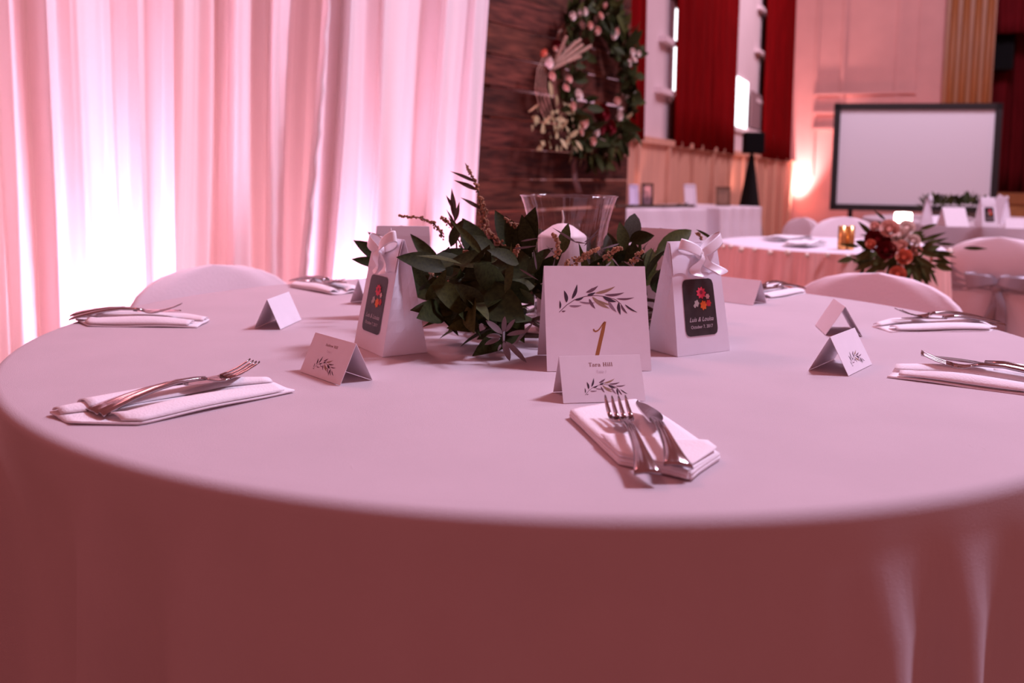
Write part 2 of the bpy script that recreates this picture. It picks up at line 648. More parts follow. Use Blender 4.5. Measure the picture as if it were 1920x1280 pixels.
for i, (px0, px1, py, lab) in enumerate((
        (1172, 1188, 262, 'thin edge of red curtain right behind the hanging wreath'),
        (1257, 1370, 283, 'wide red velvet curtain between the two bright window strips'),
        (1419, 1472, 300, 'red velvet curtain above the black loudspeaker in the corner'))):
    a, b = side_pt(px0, 0.09) - snrm * 0.09, side_pt(px1, 0.09) - snrm * 0.09
    zb = heightat((a + b) / 2, py)
    drape('red_curtain', a, b, snrm, zb, 5.2, max(2, (b - a).length * 2.6), 0.085, M_REDV, lab, group='red curtains along the hall side wall', seed=20 + i)

# ------------------------------------------------------------------ wooden backdrop and sheer drapes
W0 = Vector((-0.32, 2.42))
WD = Vector((0.53, 0.85)).normalized()
WN = Vector((WD.y, -WD.x))                # towards the table
if WN.dot(-W0) < 0:
    WN = -WN


def tw(px, off=0.0):
    r = Fw + Rt * ((px - 960) / FPX)
    o, dr = Vector((CAM.x, CAM.y)), Vector((r.x, r.y))
    q = W0 + WN * off
    den = dr.x * (-WD.y) + dr.y * WD.x
    t = ((q - o).x * (-WD.y) + (q - o).y * WD.x) / den
    return (o + dr * t - q).dot(WD)


def wp(t, off, z):
    p = W0 + WD * t + WN * off
    return Vector((p.x, p.y, z))


t_right = tw(1172)
bd = thing('wooden_backdrop', 'dark brown plank backdrop behind the hanging wreath', 'backdrop', (W0.x, W0.y, 0))
z = 0.02
i = 0
while z < 2.5:
    h = 0.138 + rnd.uniform(-0.008, 0.008)
    gap = rnd.choice((0.004, 0.014, 0.010, 0.005))
    y0 = 0.002 * rnd.uniform(-1, 1)
    g = MB()
    x0, x1 = -0.35, t_right + rnd.uniform(-0.03, 0.02)
    offf = rnd.uniform(-0.004, 0.006)
    vs = []
    for (t, o_, zz) in ((x0, 0, z), (x1, 0, z + y0), (x1, 0, z + h - gap + y0), (x0, 0, z + h - gap)):
        vs.append(Vector((WD.x * t + WN.x * offf, WD.y * t + WN.y * offf, zz)))
    vb = [v - Vector((WN.x, WN.y, 0)) * 0.02 for v in vs]
    g.add(vs + vb, [(0, 1, 2, 3), (7, 6, 5, 4), (0, 4, 5, 1), (1, 5, 6, 2), (2, 6, 7, 3), (3, 7, 4, 0)])
    g.build('plank', plank_mat(i % 7), bd)
    z += h
    i += 1
for tt in (0.1, t_right - 0.25):
    g = MB()
    c = WD * tt - WN * 0.045
    g.box((c.x, c.y, 1.25), (0.05, 0.05, 2.5), Matrix.Rotation(math.atan2(WD.y, WD.x), 3, 'Z'))
    g.build('batten', M_BROWNF, bd)
# pale cloth behind the planks, lit by its own lamp: shows through the gaps
drape('backing_drape', W0 + WD * (-0.3) - WN * 0.55, W0 + WD * (t_right - 0.05) - WN * 0.55, WN, 0.01, 2.5, 7, 0.03, M_SHEER,
      'pale cloth hung behind the plank backdrop, showing through its gaps', seed=31)
pb = wp(0.35, -0.3, 0.12)
spot('backdrop_rear_lamp', pb, wp(0.6, -0.5, 1.4), 90, (1, 0.36, 0.42), 110)

# sheer drapes: cross-section read off the folds
P1 = [(-160, .02), (-90, .10), (-20, .0), (35, .06), (70, .0), (104, .10), (128, .05), (160, .08), (205, .0), (250, .03), (272, .09), (290, .05), (316, .06), (334, .12)]
P2 = [(290, -.10), (322, -.08), (342, -.07), (352, -.085), (386, -.06), (394, -.14), (404, -.12), (424, -.10), (434, -.01), (466, .0), (476, -.14), (502, -.12), (512, -.02), (540, -.01), (548, -.14), (575, -.12), (620, -.13)]
P3 = [(571, .06), (582, .09), (592, -.01), (616, -.04), (628, .07), (640, .03), (662, .0), (694, .03), (704, .08), (722, .06), (740, -.02), (770, -.05), (800, -.03), (814, .07), (830, .03), (848, .0), (866, .05), (880, .03), (893, .05)]


def sheer(prof, skew, label, seed, ruffle=False):
    r = random.Random(seed)
    base = 0.12
    px0, px1 = prof[0][0], prof[-1][0]
    ph = [r.uniform(0, 6.28) for _ in range(6)]

    def fn(u, v):
        px = lerp(px0, px1, u)
        z_ = lerp(0.015, 2.6, v)
        o = 0.9 * interp(prof, px, 0.6)
        t = tw(px, base + o)
        o += 0.006 * math.sin(px * 0.11 + ph[1] + 2 * z_) + 0.004 * math.sin(px * 0.23 + ph[2])
        o += 0.012 * math.sin(1.9 * z_ + ph[0] + px * 0.02)
        tt = t + skew * (z_ - 0.9) + 0.010 * math.sin(z_ * 2.3 + ph[3] + px * 0.013)
        return wp(tt, base + o, z_)
    g = MB()
    g.grid(fn, 260, 26)
    o = g.build('sheer_drape', M_SHEER, smooth=True, fix=False)
    tag(o, label, 'drape', 'white sheer drapes behind the table')
    if ruffle:                                  # gathered selvedge on the left edge
        g = MB()
        pts, rad = [], []
        for j in range(60):
            v = j / 59
            p = fn(0.012, v)
            pts.append(p + Vector((WN.x, WN.y, 0)) * 0.012 + Vector((0.004 * math.sin(j * 2.1), 0.004 * math.cos(j * 1.7), 0)))
            rad.append(0.006 + 0.0045 * math.sin(j * 1.3) ** 2)
        g.tube(pts, rad, 6)
        g.build('gathered_edge', M_SHEER, o, smooth=True)
    return o


sheer(P1, 0.0, 'white sheer drape at the far left of the picture', 41)
sheer(P2, 0.05, 'white sheer drape with deep narrow folds behind the covered chair', 42)
sheer(P3, 0.09, 'white sheer drape with a gathered edge, next to the plank backdrop', 43, True)


def uplight(p, target, power, color, angle, label, yaw=0.0):
    u = thing('floor_uplight', label, 'uplight', (p.x, p.y, 0), yaw, 'floor uplights washing the drapes and walls')
    g = MB()
    g.box((0, 0, 0.012), (0.20, 0.16, 0.02))
    bevel(g.build('base', M_BLACK, u), 0.004)
    for sx in (-1, 1):
        g = MB()
        g.box((sx * 0.09, 0, 0.07), (0.008, 0.03, 0.10))
        g.build('bracket', M_BLACK, u)
    g = MB()
    g.lathe([(0.05, 0.03), (0.07, 0.04), (0.08, 0.12), (0.08, 0.15), (0.072, 0.15), (0.07, 0.12)], 20)
    g.build('can', M_BLACK, u, smooth=True)
    g = MB()
    g.lathe([(0.0, 0.132), (0.072, 0.132), (0.072, 0.128), (0.0, 0.128)], 20)
    g.build('lens', M_LENS, u)
    q = Vector((p.x, p.y, 0.17))
    spot('uplight_beam', q, target, power, color, angle, 0.9, 0.06)
    return u


UPC = (1.0, 0.50, 0.76)
for px, off, powr, lab in ((222, 0.34, 200, 'black floor uplight at the foot of the leftmost sheer drape'),
                           (662, 0.31, 125, 'black floor uplight between the sheer drape folds behind the gift box'),
                           (862, 0.30, 115, 'black floor uplight at the foot of the drape beside the planks')):
    p = wp(tw(px, off), off, 0)
    uplight(p, wp(tw(px, 0.0), 0.02, 1.4), powr, UPC, 60, lab, math.atan2(WD.y, WD.x))
# added pink fill behind the drapes, lifts their base tone
for px in (-120, 60, 420, 720):
    spot('added_rear_drape_fill', wp(tw(px), -0.75, 0.3), wp(tw(px), 0.0, 1.3), 52, (1.0, 0.44, 0.53), 130, 1.0, 0.2)

# uplights of the hall walls
p = SB + bdir * (onback(1490) + 0.02) + bnrm * 0.35
tg = SB + bdir * onback(1492)
uplight(p, (tg.x, tg.y, 2.6), 1100, (1.0, 0.52, 0.50), 60, 'floor uplight glowing at the foot of the salmon back wall')
p = SB + bdir * (onback(1640)) + bnrm * 0.8
tg = SB + bdir * onback(1640)
spot('back_wall_wash', (p.x, p.y, 0.2), (tg.x, tg.y, 3.2), 70, (1.0, 0.30, 0.28), 120)
for px, pw_ in ((1216, 7), (1384, 40)):
    q = side_pt(px, 0.24)
    tq = side_pt(px, 0.0)
    spot('side_wall_wash', (q.x, q.y, 0.80), (tq.x, tq.y, 1.35), pw_, (1.0, 0.45, 0.40), 50)

# ------------------------------------------------------------------ round tablecloth
def round_cloth(name, label, c, R, mt, folds, amp, seed, group=None, ridges=None, rim=0.045, floor=0.012, nA=240):
    r = random.Random(seed)
    fl = [(r.uniform(0, 2 * math.pi), r.uniform(0.6, 1.3), r.uniform(0.10, 0.2)) for _ in range(folds)]
    if ridges:
        fl = ridges
    rb = 0.013
    prof = []                                     # (radius, z, fold weight)
    for q in (0.0, 0.25, 0.5, 0.75, 0.9, 0.96):
        prof.append((q * R, TZ, 0))
    for k in range(7):
        a = math.pi / 2 * k / 6
        prof.append((R - rb + rb * math.sin(a), TZ - rb + rb * math.cos(a), 0))
    prof.append((R + 0.001, TZ - rim * 0.7, 0.01))
    prof.append((R + 0.001, TZ - rim, 0.03))
    for k in range(1, 13):
        v = k / 12
        prof.append((R + 0.002 - 0.010 * min(1, v * 3) + 0.022 * v, lerp(TZ - rim, floor, v), 0.12 + 0.88 * v ** 0.8))

    def fold(a):
        s_ = 0
        for (c_, h_, w_) in fl:
            d = (a - c_ + math.pi) % (2 * math.pi) - math.pi
            s_ += h_ * math.exp(-(d / w_) ** 2)
        return s_ - 0.5
    g = MB()
    vs, fs = [], []
    vs.append(Vector((0, 0, TZ)))
    for (rad, zz, wt) in prof[1:]:
        for i in range(nA):
            a = 2 * math.pi * i / nA
            rr = rad + amp * wt * fold(a)
            if wt == 0:
                rr = rad
            z_ = zz
            vs.append(Vector((rr * math.cos(a), rr * math.sin(a), z_)))
    for i in range(nA):
        fs.append((0, 1 + i, 1 + (i + 1) % nA))
    for j in range(len(prof) - 2):
        for i in range(nA):
            a_, b_ = 1 + j * nA + i, 1 + j * nA + (i + 1) % nA
            fs.append((a_, a_ + nA, b_ + nA, b_))
    g.add(vs, fs)
    o = g.build(name, mt, smooth=True)
    o.location = (c[0], c[1], 0)
    tag(o, label, 'tablecloth', group)
    return o


def skirt_az(px, py=1150, rad=0.79):
    r = Fw + Rt * ((px - 960) / FPX) - Up * ((py - CYP) / FPX)
    a_, b_, c_ = r.x ** 2 + r.y ** 2, 2 * (CAM.x * r.x + CAM.y * r.y), CAM.x ** 2 + CAM.y ** 2 - rad ** 2
    t_ = (-b_ - math.sqrt(max(0, b_ * b_ - 4 * a_ * c_))) / (2 * a_)
    return math.atan2(CAM.y + r.y * t_, CAM.x + r.x * t_)


RIDGES = [(skirt_az(px), h_, w_) for px, h_, w_ in ((-60, .9, .05), (125, 1.0, .045), (318, 1.1, .05), (500, .45, .06), (705, .8, .06), (885, .9, .045), (1075, .4, .06), (1275, .8, .06),
                                                    (1430, .5, .05), (1580, .9, .05), (1706, 1.3, .04), (1860, 1.1, .045), (2000, .8, .05))]
RIDGES += [(R_(a_), 0.9, 0.06) for a_ in range(-10, 195, 13)]
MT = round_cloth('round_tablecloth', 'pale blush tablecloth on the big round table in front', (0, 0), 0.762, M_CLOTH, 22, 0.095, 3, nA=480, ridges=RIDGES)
# faint pressed creases on the cloth
for pts in (((648, 852), (660, 880), (664, 905)), ((1795, 818), (1820, 840), (1838, 856)), ((1812, 818), (1845, 845), (1856, 858))):
    g = MB()
    g.tube([onz(x, y, TZ - 0.0023) for x, y in pts], [0.0018, 0.0025, 0.0018], 16)
    g.build('crease', M_CLOTH, MT, smooth=True)


# ------------------------------------------------------------------ printing helpers
def text_mesh(s, size, shear=0.0, bold=0.0):
    cu = bpy.data.curves.new('lettering', 'FONT')
    cu.body = s
    cu.size = size
    cu.shear = shear
    cu.offset = bold
    cu.align_x = 'CENTER'
    cu.resolution_u = 3
    o = bpy.data.objects.new('lettering', cu)
    col.objects.link(o)
    dg = bpy.context.evaluated_depsgraph_get()
    me = bpy.data.meshes.new_from_object(o.evaluated_get(dg))
    bpy.data.objects.remove(o)
    vs = [v.co.copy() for v in me.vertices]
    fs = [tuple(p.vertices) for p in me.polygons]
    bpy.data.meshes.remove(me)
    return vs, fs


def serif_text(s):
    """slab-serif lettering, cap height 0.7; returns quads and width"""
    Q = []
    TH, TN, SF = 0.13, 0.045, 0.045

    def rect(x0, y0, x1, y1):
        Q.append([(x0, y0), (x1, y0), (x1, y1), (x0, y1)])

    def stem(x, y0, y1, w_=TH, sb=True, stp=True, half=False):
        rect(x - w_ / 2, y0, x + w_ / 2, y1)
        if sb:
            rect(x - w_ / 2 - 0.06, y0, x + w_ / 2 + 0.06, y0 + SF)
        if stp:
            rect(x - w_ / 2 - 0.06, y1 - SF, x + w_ / 2 + (0 if half else 0.06), y1)

    def arc(cx, cy, rx, ry, a0, a1, w0, w1, n=10):
        for i in range(n):
            t0, t1 = i / n, (i + 1) / n
            p = []
            for t in (t0, t1):
                a = R_(lerp(a0, a1, t))
                ww = lerp(w0, w1, abs(math.cos(a)))
                p.append((cx + (rx - ww / 2) * math.cos(a), cy + (ry - ww / 2) * math.sin(a)))
                p.append((cx + (rx + ww / 2) * math.cos(a), cy + (ry + ww / 2) * math.sin(a)))
            Q.append([p[0], p[1], p[3], p[2]])

    def diag(x0, y0, x1, y1, w_):
        Q.append([(x0 - w_ / 2, y0), (x0 + w_ / 2, y0), (x1 + w_ / 2, y1), (x1 - w_ / 2, y1)])
    x = 0.0
    for ch in s:
        n0 = len(Q)
        if ch == 'T':
            stem(0.3, 0, 0.7, stp=False)
            rect(0.02, 0.65, 0.58, 0.7)
            rect(0.02, 0.52, 0.07, 0.68)
            rect(0.53, 0.52, 0.58, 0.68)
            wd = 0.62
        elif ch == 'H':
            stem(0.16, 0, 0.7)
            stem(0.56, 0, 0.7)
            rect(0.16, 0.33, 0.56, 0.38)
            wd = 0.76
        elif ch == 'A':
            diag(0.10, 0, 0.34, 0.7, 0.05)
            diag(0.60, 0, 0.36, 0.7, 0.14)
            rect(0.2, 0.2, 0.52, 0.25)
            rect(0.0, 0, 0.2, SF)
            rect(0.46, 0, 0.74, SF)
            wd = 0.74
        elif ch == 'i':
            stem(0.14, 0, 0.46, half=True)
            rect(0.07, 0.56, 0.21, 0.68)
            wd = 0.32
        elif ch == 'l':
            stem(0.14, 0, 0.72, half=True)
            wd = 0.32
        elif ch == 'a':
            arc(0.2, 0.14, 0.15, 0.13, 90, 270, 0.045, 0.10)
            arc(0.22, 0.30, 0.14, 0.15, 0, 160, 0.045, 0.10)
            rect(0.30, 0.03, 0.42, 0.32)
            rect(0.18, 0.24, 0.32, 0.29)
            rect(0.18, 0.0, 0.30, 0.05)
            rect(0.36, 0, 0.48, SF)
            wd = 0.5
        elif ch == 'r':
            stem(0.14, 0, 0.46, half=True)
            arc(0.32, 0.30, 0.14, 0.15, 30, 160, 0.045, 0.08)
            rect(0.36, 0.32, 0.46, 0.42)
            wd = 0.46
        elif ch == 'n':
            stem(0.14, 0, 0.46, half=True)
            arc(0.31, 0.28, 0.13, 0.16, 0, 160, 0.045, 0.11)
            stem(0.44, 0, 0.30, stp=False)
            wd = 0.6
        elif ch == 'd':
            arc(0.22, 0.22, 0.17, 0.21, 60, 300, 0.045, 0.11)
            stem(0.42, 0, 0.72, half=True, sb=False)
            rect(0.36, 0, 0.54, SF)
            wd = 0.56
        elif ch == 'e':
            arc(0.24, 0.23, 0.18, 0.21, 0, 320, 0.045, 0.11)
            rect(0.1, 0.21, 0.42, 0.255)
            wd = 0.48
        elif ch == 'w':
            diag(0.08, 0.46, 0.22, 0, 0.11)
            diag(0.22, 0, 0.36, 0.46, 0.05)
            diag(0.36, 0.46, 0.50, 0, 0.11)
            diag(0.50, 0, 0.64, 0.46, 0.05)
            rect(0.0, 0.42, 0.17, 0.46)
            rect(0.56, 0.42, 0.72, 0.46)
            wd = 0.72
        else:
            wd = 0.36
        for q in range(n0, len(Q)):
            Q[q] = [(a + x, b) for a, b in Q[q]]
        x += wd + 0.03
    return Q, x


BR_SPINE = [(215, 432), (280, 372), (350, 327), (440, 299), (530, 292), (600, 300), (690, 325), (735, 362), (782, 440)]
BR_LEAVES = [((222, 405), (222, 333), 13, 0), ((280, 352), (262, 250), 24, 0), ((325, 322), (374, 198), 22, 0), ((445, 268), (552, 210), 20, 1),
             ((455, 290), (527, 266), 17, 0), ((350, 330), (425, 308), 16, 0), ((520, 274), (697, 215), 20, 3), ((600, 287), (772, 267), 17, 1),
             ((585, 300), (700, 346), 25, 0), ((700, 318), (854, 308), 13, 1), ((768, 366), (874, 434), 12, 0), ((718, 350), (728, 456), 22, 0),
             ((735, 370), (786, 445), 15, 1), ((630, 338), (697, 432), 22, 2), ((495, 303), (640, 402), 25, 3), ((470, 320), (519, 404), 19, 1),
             ((298, 378), (407, 375), 14, 2), ((385, 345), (520, 352), 12, 2), ((235, 425), (270, 421), 9, 1), ((540, 330), (660, 372), 14, 3),
             ((455, 262), (505, 225), 8, 2)]


def print_on(parent, name, P, quads, mt, lift):
    """flat print: quads in panel u,v coordinates laid on the panel P(u,v,lift)"""
    g = MB()
    for q in quads:
        g.add([P(u, v, lift) for u, v in q], [tuple(range(len(q)))])
    return g.build(name, mt, parent, fix=False)


def branch(parent, P, u0, v0, su, sv, lift):
    """olive-branch print; (u0,v0) lower left, su/sv panel units per drawing unit"""
    def T(p):
        return (u0 + (p[0] - 215) * su, v0 + (456 - p[1]) * sv)
    lay = {0: [], 1: [], 2: [], 3: []}
    for (a, b, w_, c) in BR_LEAVES:
        ax, ay = a
        bx, by = b
        dx, dy = bx - ax, by - ay
        L = math.hypot(dx, dy)
        nx, ny = -dy / L, dx / L
        up_, dn = [], []
        for k in range(9):
            t = k / 8
            wv = w_ * 0.64 * math.sin(math.pi * min(1, t ** 0.8)) ** 0.9 if 0 < t < 1 else 0
            bow = 0.06 * L * math.sin(math.pi * t)
            up_.append(T((ax + dx * t + nx * (wv + bow), ay + dy * t + ny * (wv + bow))))
            dn.append(T((ax + dx * t + nx * (-wv + bow), ay + dy * t + ny * (-wv + bow))))
        for k in range(8):
            lay[c].append([up_[k], dn[k], dn[k + 1], up_[k + 1]])
    sp_ = []
    for (x0, y0), (x1, y1) in zip(BR_SPINE, BR_SPINE[1:]):
        L = math.hypot(x1 - x0, y1 - y0)
        nx, ny = -(y1 - y0) / L * 2.6, (x1 - x0) / L * 2.6
        sp_.append([T((x0 + nx, y0 + ny)), T((x0 - nx, y0 - ny)), T((x1 - nx, y1 - ny)), T((x1 + nx, y1 + ny))])
    lay[1] += sp_
    for c, mt in ((3, M_INK_T), (2, M_INK_G), (1, M_INK_P), (0, M_INK_D)):
        print_on(parent, 'printed_branch', P, lay[c], mt, lift * (1 + 0.3 * (3 - c)))


def tent(t, w_, dep, h, th=0.0005, curl=0.0):
    """folded tent card: two leaning panels"""
    for sgn, nm in ((-1, 'front_panel'), (1, 'back_panel')):
        g = MB()

        def fn(u, v):
            bow = curl * math.sin(math.pi * v)
            return Vector((lerp(-w_ / 2, w_ / 2, u), sgn * (dep / 2 * (1 - v) + bow), h * v + 0.0003))
        g.grid(fn, 1, 6)
        o = g.build(nm, M_CARD, t, smooth=False, fix=False)
        solid(o, th)

    def P(u, v, lift):
        n = Vector((0, -h, dep / 2)).normalized()
        return Vector((lerp(-w_ / 2, w_ / 2, u), -dep / 2 * (1 - v) - curl * math.sin(math.pi * v), h * v + 0.0003)) + n * (lift + th * 0.6)
    return P


def place_card(c, az, label, name=None, faint=False, dep=0.05, curl=0.0):
    t = thing('place_card', label, 'place card', (c[0], c[1], TZ + 0.0004), R_(az), 'name cards around the round table')
    w_, h = 0.0925, 0.046
    P = tent(t, w_, dep, h, curl=curl)
    branch(t, P, 0.27, 0.12, 0.00079, 0.00152, 0.00005)
    if name:
        Q, wd = serif_text(name)
        s_ = 0.019 if len(name) > 9 else 0.0185
        s_ *= 5.0 / max(5.0, wd) * 3.2
        a = 0.5 * (1 if True else 0)
        sx = 0.30 / wd
        sy = sx * w_ / math.hypot(h, dep / 2)
        quads = [[(0.5 - 0.15 + p[0] * sx, 0.76 + p[1] * sy) for p in q] for q in Q]
        print_on(t, 'printed_name', P, quads, M_INK_N if not faint else M_INK_G, 0.0001)
        vs, fs = text_mesh('Table 1', 1.0)
        k = 0.0435
        g = MB()
        g.add([P(0.5 + v.x * k, 0.62 + v.y * k * 1.75, 0.0003) for v in vs], fs)
        g.build('printed_table_line', M_INK_F, t, fix=False)
    return t


place_card((0.0586, -0.4136), 12.5, 'white name card with olive branch right in front of the numbered card', 'Tara Hill')
place_card((-0.2535, -0.347), -45, 'white name card by the napkin and cutlery at the lower left', 'Andrew Hill', faint=False, dep=0.044)
place_card((-0.430, -0.004), -94, 'name card standing end-on near the left napkin, open triangle showing', dep=0.042)
place_card((0.3845, -0.2295), 53, 'white name card with faint branch in front of another card, right side', None)
place_card((0.470, 0.048), 83, 'blank-backed name card just behind the branch-printed one at right', dep=0.055)
place_card((0.378, 0.362), 137, 'name card peeking out behind the bowed gift box')
place_card((-0.322, 0.262), -130, 'name card mostly hidden behind the left gift box')


# ------------------------------------------------------------------ table number card
t = thing('table_number_card', 'square white tent card with a gold number 1 and olive branch', 'table number', (0.060, -0.238, TZ + 0.0004), R_(7.7))
P = tent(t, 0.133, 0.10, 0.127, 0.0006)
branch(t, P, 0.135, 0.525, 0.00116, 0.00115, 0.00005)
one = []
st = [((585, 522), (612, 513)), ((560, 600), (592, 600)), ((534, 690), (566, 690)), ((512, 765), (545, 765)), ((494, 830), (527, 830))]
for (a, b), (c, d) in zip(st, st[1:]):
    one.append([a, b, d, c])
fl = [(600, 514, 10), (580, 535, 9), (563, 560, 9), (545, 582, 10), (526, 594, 12), (510, 594, 13), (502, 583, 14), (504, 574, 8)]
for (x0, y0, w0), (x1, y1, w1) in zip(fl, fl[1:]):
    L = math.hypot(x1 - x0, y1 - y0)
    nx, ny = -(y1 - y0) / L / 2, (x1 - x0) / L / 2
    one.append([(x0 + nx * w0, y0 + ny * w0), (x0 - nx * w0, y0 - ny * w0), (x1 - nx * w1, y1 - ny * w1), (x1 + nx * w1, y1 + ny * w1)])
print_on(t, 'printed_number', P, [[((x - 100) / 872.0, (917 - y) / 872.0) for x, y in q] for q in one], M_GOLD, 0.0001)


# ------------------------------------------------------------------ gift boxes
def ribbon(g, pts, wdir, wid, mi=0):
    """strip along pts with width direction(s)"""
    n = len(pts)
    vs = []
    for i, p in enumerate(pts):
        wd = wdir[i] if isinstance(wdir, list) else wdir
        ww = wid[i] if isinstance(wid, list) else wid
        vs += [Vector(p) - Vector(wd) * ww / 2, Vector(p) + Vector(wd) * ww / 2]
    g.add(vs, [(2 * i, 2 * i + 1, 2 * i + 3, 2 * i + 2) for i in range(n - 1)], mi)


def gift_box(c, az, label, bow=True, sticker=True):
    t = thing('gift_box', label, 'gift box', (c[0], c[1], TZ + 0.0003), R_(az), 'white paper gift boxes around the greenery')
    W, D, H = 0.098, 0.064, 0.155
    hw, hd = W / 2, D / 2
    # bag-like body: front/back panels lean together, gusset sides fold inwards
    g = MB()
    n = 10

    def dep(v):
        return hd * (1 - v) ** 0.85 + 0.001
    for sgn in (-1, 1):
        g.grid(lambda u, v: Vector((lerp(-hw, hw, u) * (1 - 0.10 * v), sgn * dep(v), H * v)), 4, n)
    for sx in (-1, 1):
        def side(u, v):
            y = lerp(-1, 1, u) * dep(v)
            inn = 0.020 * max(0.0, v - 0.22) * (1 - abs(2 * u - 1)) * 1.2
            return Vector((sx * (hw * (1 - 0.10 * v) - inn), y, H * v))
        g.grid(side, 4, n)
    g.add([(-hw, -hd, 0.0002), (hw, -hd, 0.0002), (hw, hd, 0.0002), (-hw, hd, 0.0002)], [(0, 1, 2, 3)])
    o = g.build('body', M_CARDW, t, fix=False)
    solid(o, 0.0006)
    # triangular base folds on the gussets
    for sx in (-1, 1):
        g = MB()
        x = sx * (hw + 0.0006)
        g.add([(x, -hd * 0.98, 0.001), (x, hd * 0.98, 0.001), (sx * (hw - 0.001), 0, 0.036)], [(0, 1, 2)])
        solid(g.build('base_fold', M_CARDW, t, fix=False), 0.0004)

    def P(u, v, lift):
        y = -dep(v) - lift
        return Vector((lerp(-hw, hw, u) * (1 - 0.10 * v), y, H * v + lift * 0.3))
    # scalloped fold-over flap
    g = MB()
    v0 = 0.705
    k = 24

    def flap(u, v):
        vv = lerp(v0 + 0.016 * abs(math.sin(u * 4 * math.pi)) ** 0.7 - 0.012 * 0, 1.0, v)
        return P(lerp(0.015, 0.985, u), vv, 0.0014)
    g.grid(flap, k, 6)
    solid(g.build('scalloped_flap', M_CARDW, t, fix=False), 0.0005)
    if sticker:
        u0, u1, va, vb, r_ = 0.18, 0.80, 0.16, 0.66, 0.08
        poly = []
        asp = W / H
        for (cx, cy, a0) in ((u1 - r_, vb - r_ * asp, 0), (u0 + r_, vb - r_ * asp, 90), (u0 + r_, va + r_ * asp, 180), (u1 - r_, va + r_ * asp, 270)):
            for q in range(5):
                a = R_(a0 + 22.5 * q)
                poly.append((cx + r_ * math.cos(a), cy + r_ * asp * math.sin(a)))
        # built as horizontal bands so that it follows the curved panel
        g = MB()

        def halfspan(v):
            if v > vb - r_ * asp:
                q = (v - (vb - r_ * asp)) / (r_ * asp)
            elif v < va + r_ * asp:
                q = ((va + r_ * asp) - v) / (r_ * asp)
            else:
                q = 0
            return r_ * (1 - math.sqrt(max(0, 1 - q * q)))
        rows = [va, va + .008, va + .02, va + r_ * asp, .3, .4, .5, vb - r_ * asp, vb - .02, vb - .008, vb]
        vs = []
        for v in rows:
            hs = halfspan(v)
            vs += [P(u0 + hs, v, 0.0010), P(u1 - hs, v, 0.0010)]
        g.add(vs, [(2 * i, 2 * i + 1, 2 * i + 3, 2 * i + 2) for i in range(len(rows) - 1)])
        stk = g.build('sticker', M_STICK, t, fix=False)
        stk['label'] = 'rounded black sticker with small bouquet and white lettering'
        # printed bouquet
        cols = {'hot_pink': (0.75, 0.05, 0.10), 'orange': (0.80, 0.16, 0.02), 'cherry': (0.55, 0.02, 0.03), 'blush': (0.70, 0.42, 0.40), 'pale_leaf': (0.45, 0.40, 0.36), 'hot_core': (0.25, 0.01, 0.03)}
        for (cu, cv, ru, rv, cn, lf, npet) in ((0.535, 0.535, 0.10, 0.056, 'hot_pink', 0.0014, 9), (0.535, 0.54, 0.035, 0.02, 'hot_core', 0.0017, 6),
                                             (0.56, 0.425, 0.07, 0.046, 'orange', 0.0014, 7), (0.665, 0.44, 0.055, 0.034, 'cherry', 0.0014, 6),
                                             (0.655, 0.50, 0.045, 0.026, 'blush', 0.0015, 6), (0.43, 0.445, 0.05, 0.034, 'pale_leaf', 0.0014, 5),
                                             (0.39, 0.425, 0.03, 0.02, 'pale_leaf', 0.0013, 4)):
            pl = []
            for q in range(npet * 4):
                a = 2 * math.pi * q / (npet * 4)
                kx = 0.85 + 0.15 * math.cos(npet * a)
                pl.append((cu + ru * kx * math.cos(a), cv + rv * kx * math.sin(a)))
            print_on(stk, 'printed_flower', P, [pl], mat('print_' + cn, cols[cn], 0.6), lf)
        for s_, sz, vy, sh in (('Luis & Louisa', 0.088, 0.285, 0.35), ('October 7, 2017', 0.063, 0.225, 0.0)):
            vs, fs = text_mesh(s_, sz, sh)
            g = MB()
            g.add([P(0.49 + v.x, vy + v.y * asp, 0.0015) for v in vs], fs)
            g.build('printed_words', M_INK_W, stk, fix=False)
    g = MB()
    yp = -dep(0.97)
    tipz = 0.014 if sticker else 0.0012
    g.add([(-0.012, yp - 0.001, H * 0.985), (0.016, yp - 0.001, H * 0.985), (0.002, yp + 0.003, H + tipz)], [(0, 1, 2)])
    solid(g.build('flap_point', M_CARDW, t, fix=False), 0.0005)
    if bow:
        kn = P(0.53, 0.875, 0.006)
        b = bpy.data.objects.new('bow', None)
        b.empty_display_size = 0.02
        col.objects.link(b)
        b.parent = t
        b.location = kn
        b.rotation_euler = (R_(-8), 0, 0)
        b.scale = (1.36, 1.2, 1.22)
        g = MB()
        g.ball((0, -0.002, 0), (0.006, 0.005, 0.0065), 10, 7)
        g.build('knot', M_SATIN, b, smooth=True)
        for sx, up_, ln in ((-1, 0.45, 0.027), (1, 0.62, 0.030)):
            g = MB()
            pts, ws, wds = [], [], []
            for q in range(15):
                a = q / 14
                ang = a * 2 * math.pi
                x = ln * 0.5 * (1 - math.cos(ang))
                y = -0.001 - 0.007 * math.sin(ang)
                pts.append(Vector((sx * x, y - 0.002, up_ * x)))
                ws.append(0.006 + 0.010 * math.sin(math.pi * a) + 0.002 * math.sin(a * 11))
                wds.append(Vector((-sx * 0.35, 0.12 * math.sin(a * 9), 1)).normalized())
            ribbon(g, pts, wds, ws)
            subd(solid(g.build('loop', M_SATIN, b, smooth=True, fix=False), 0.0006), 1)
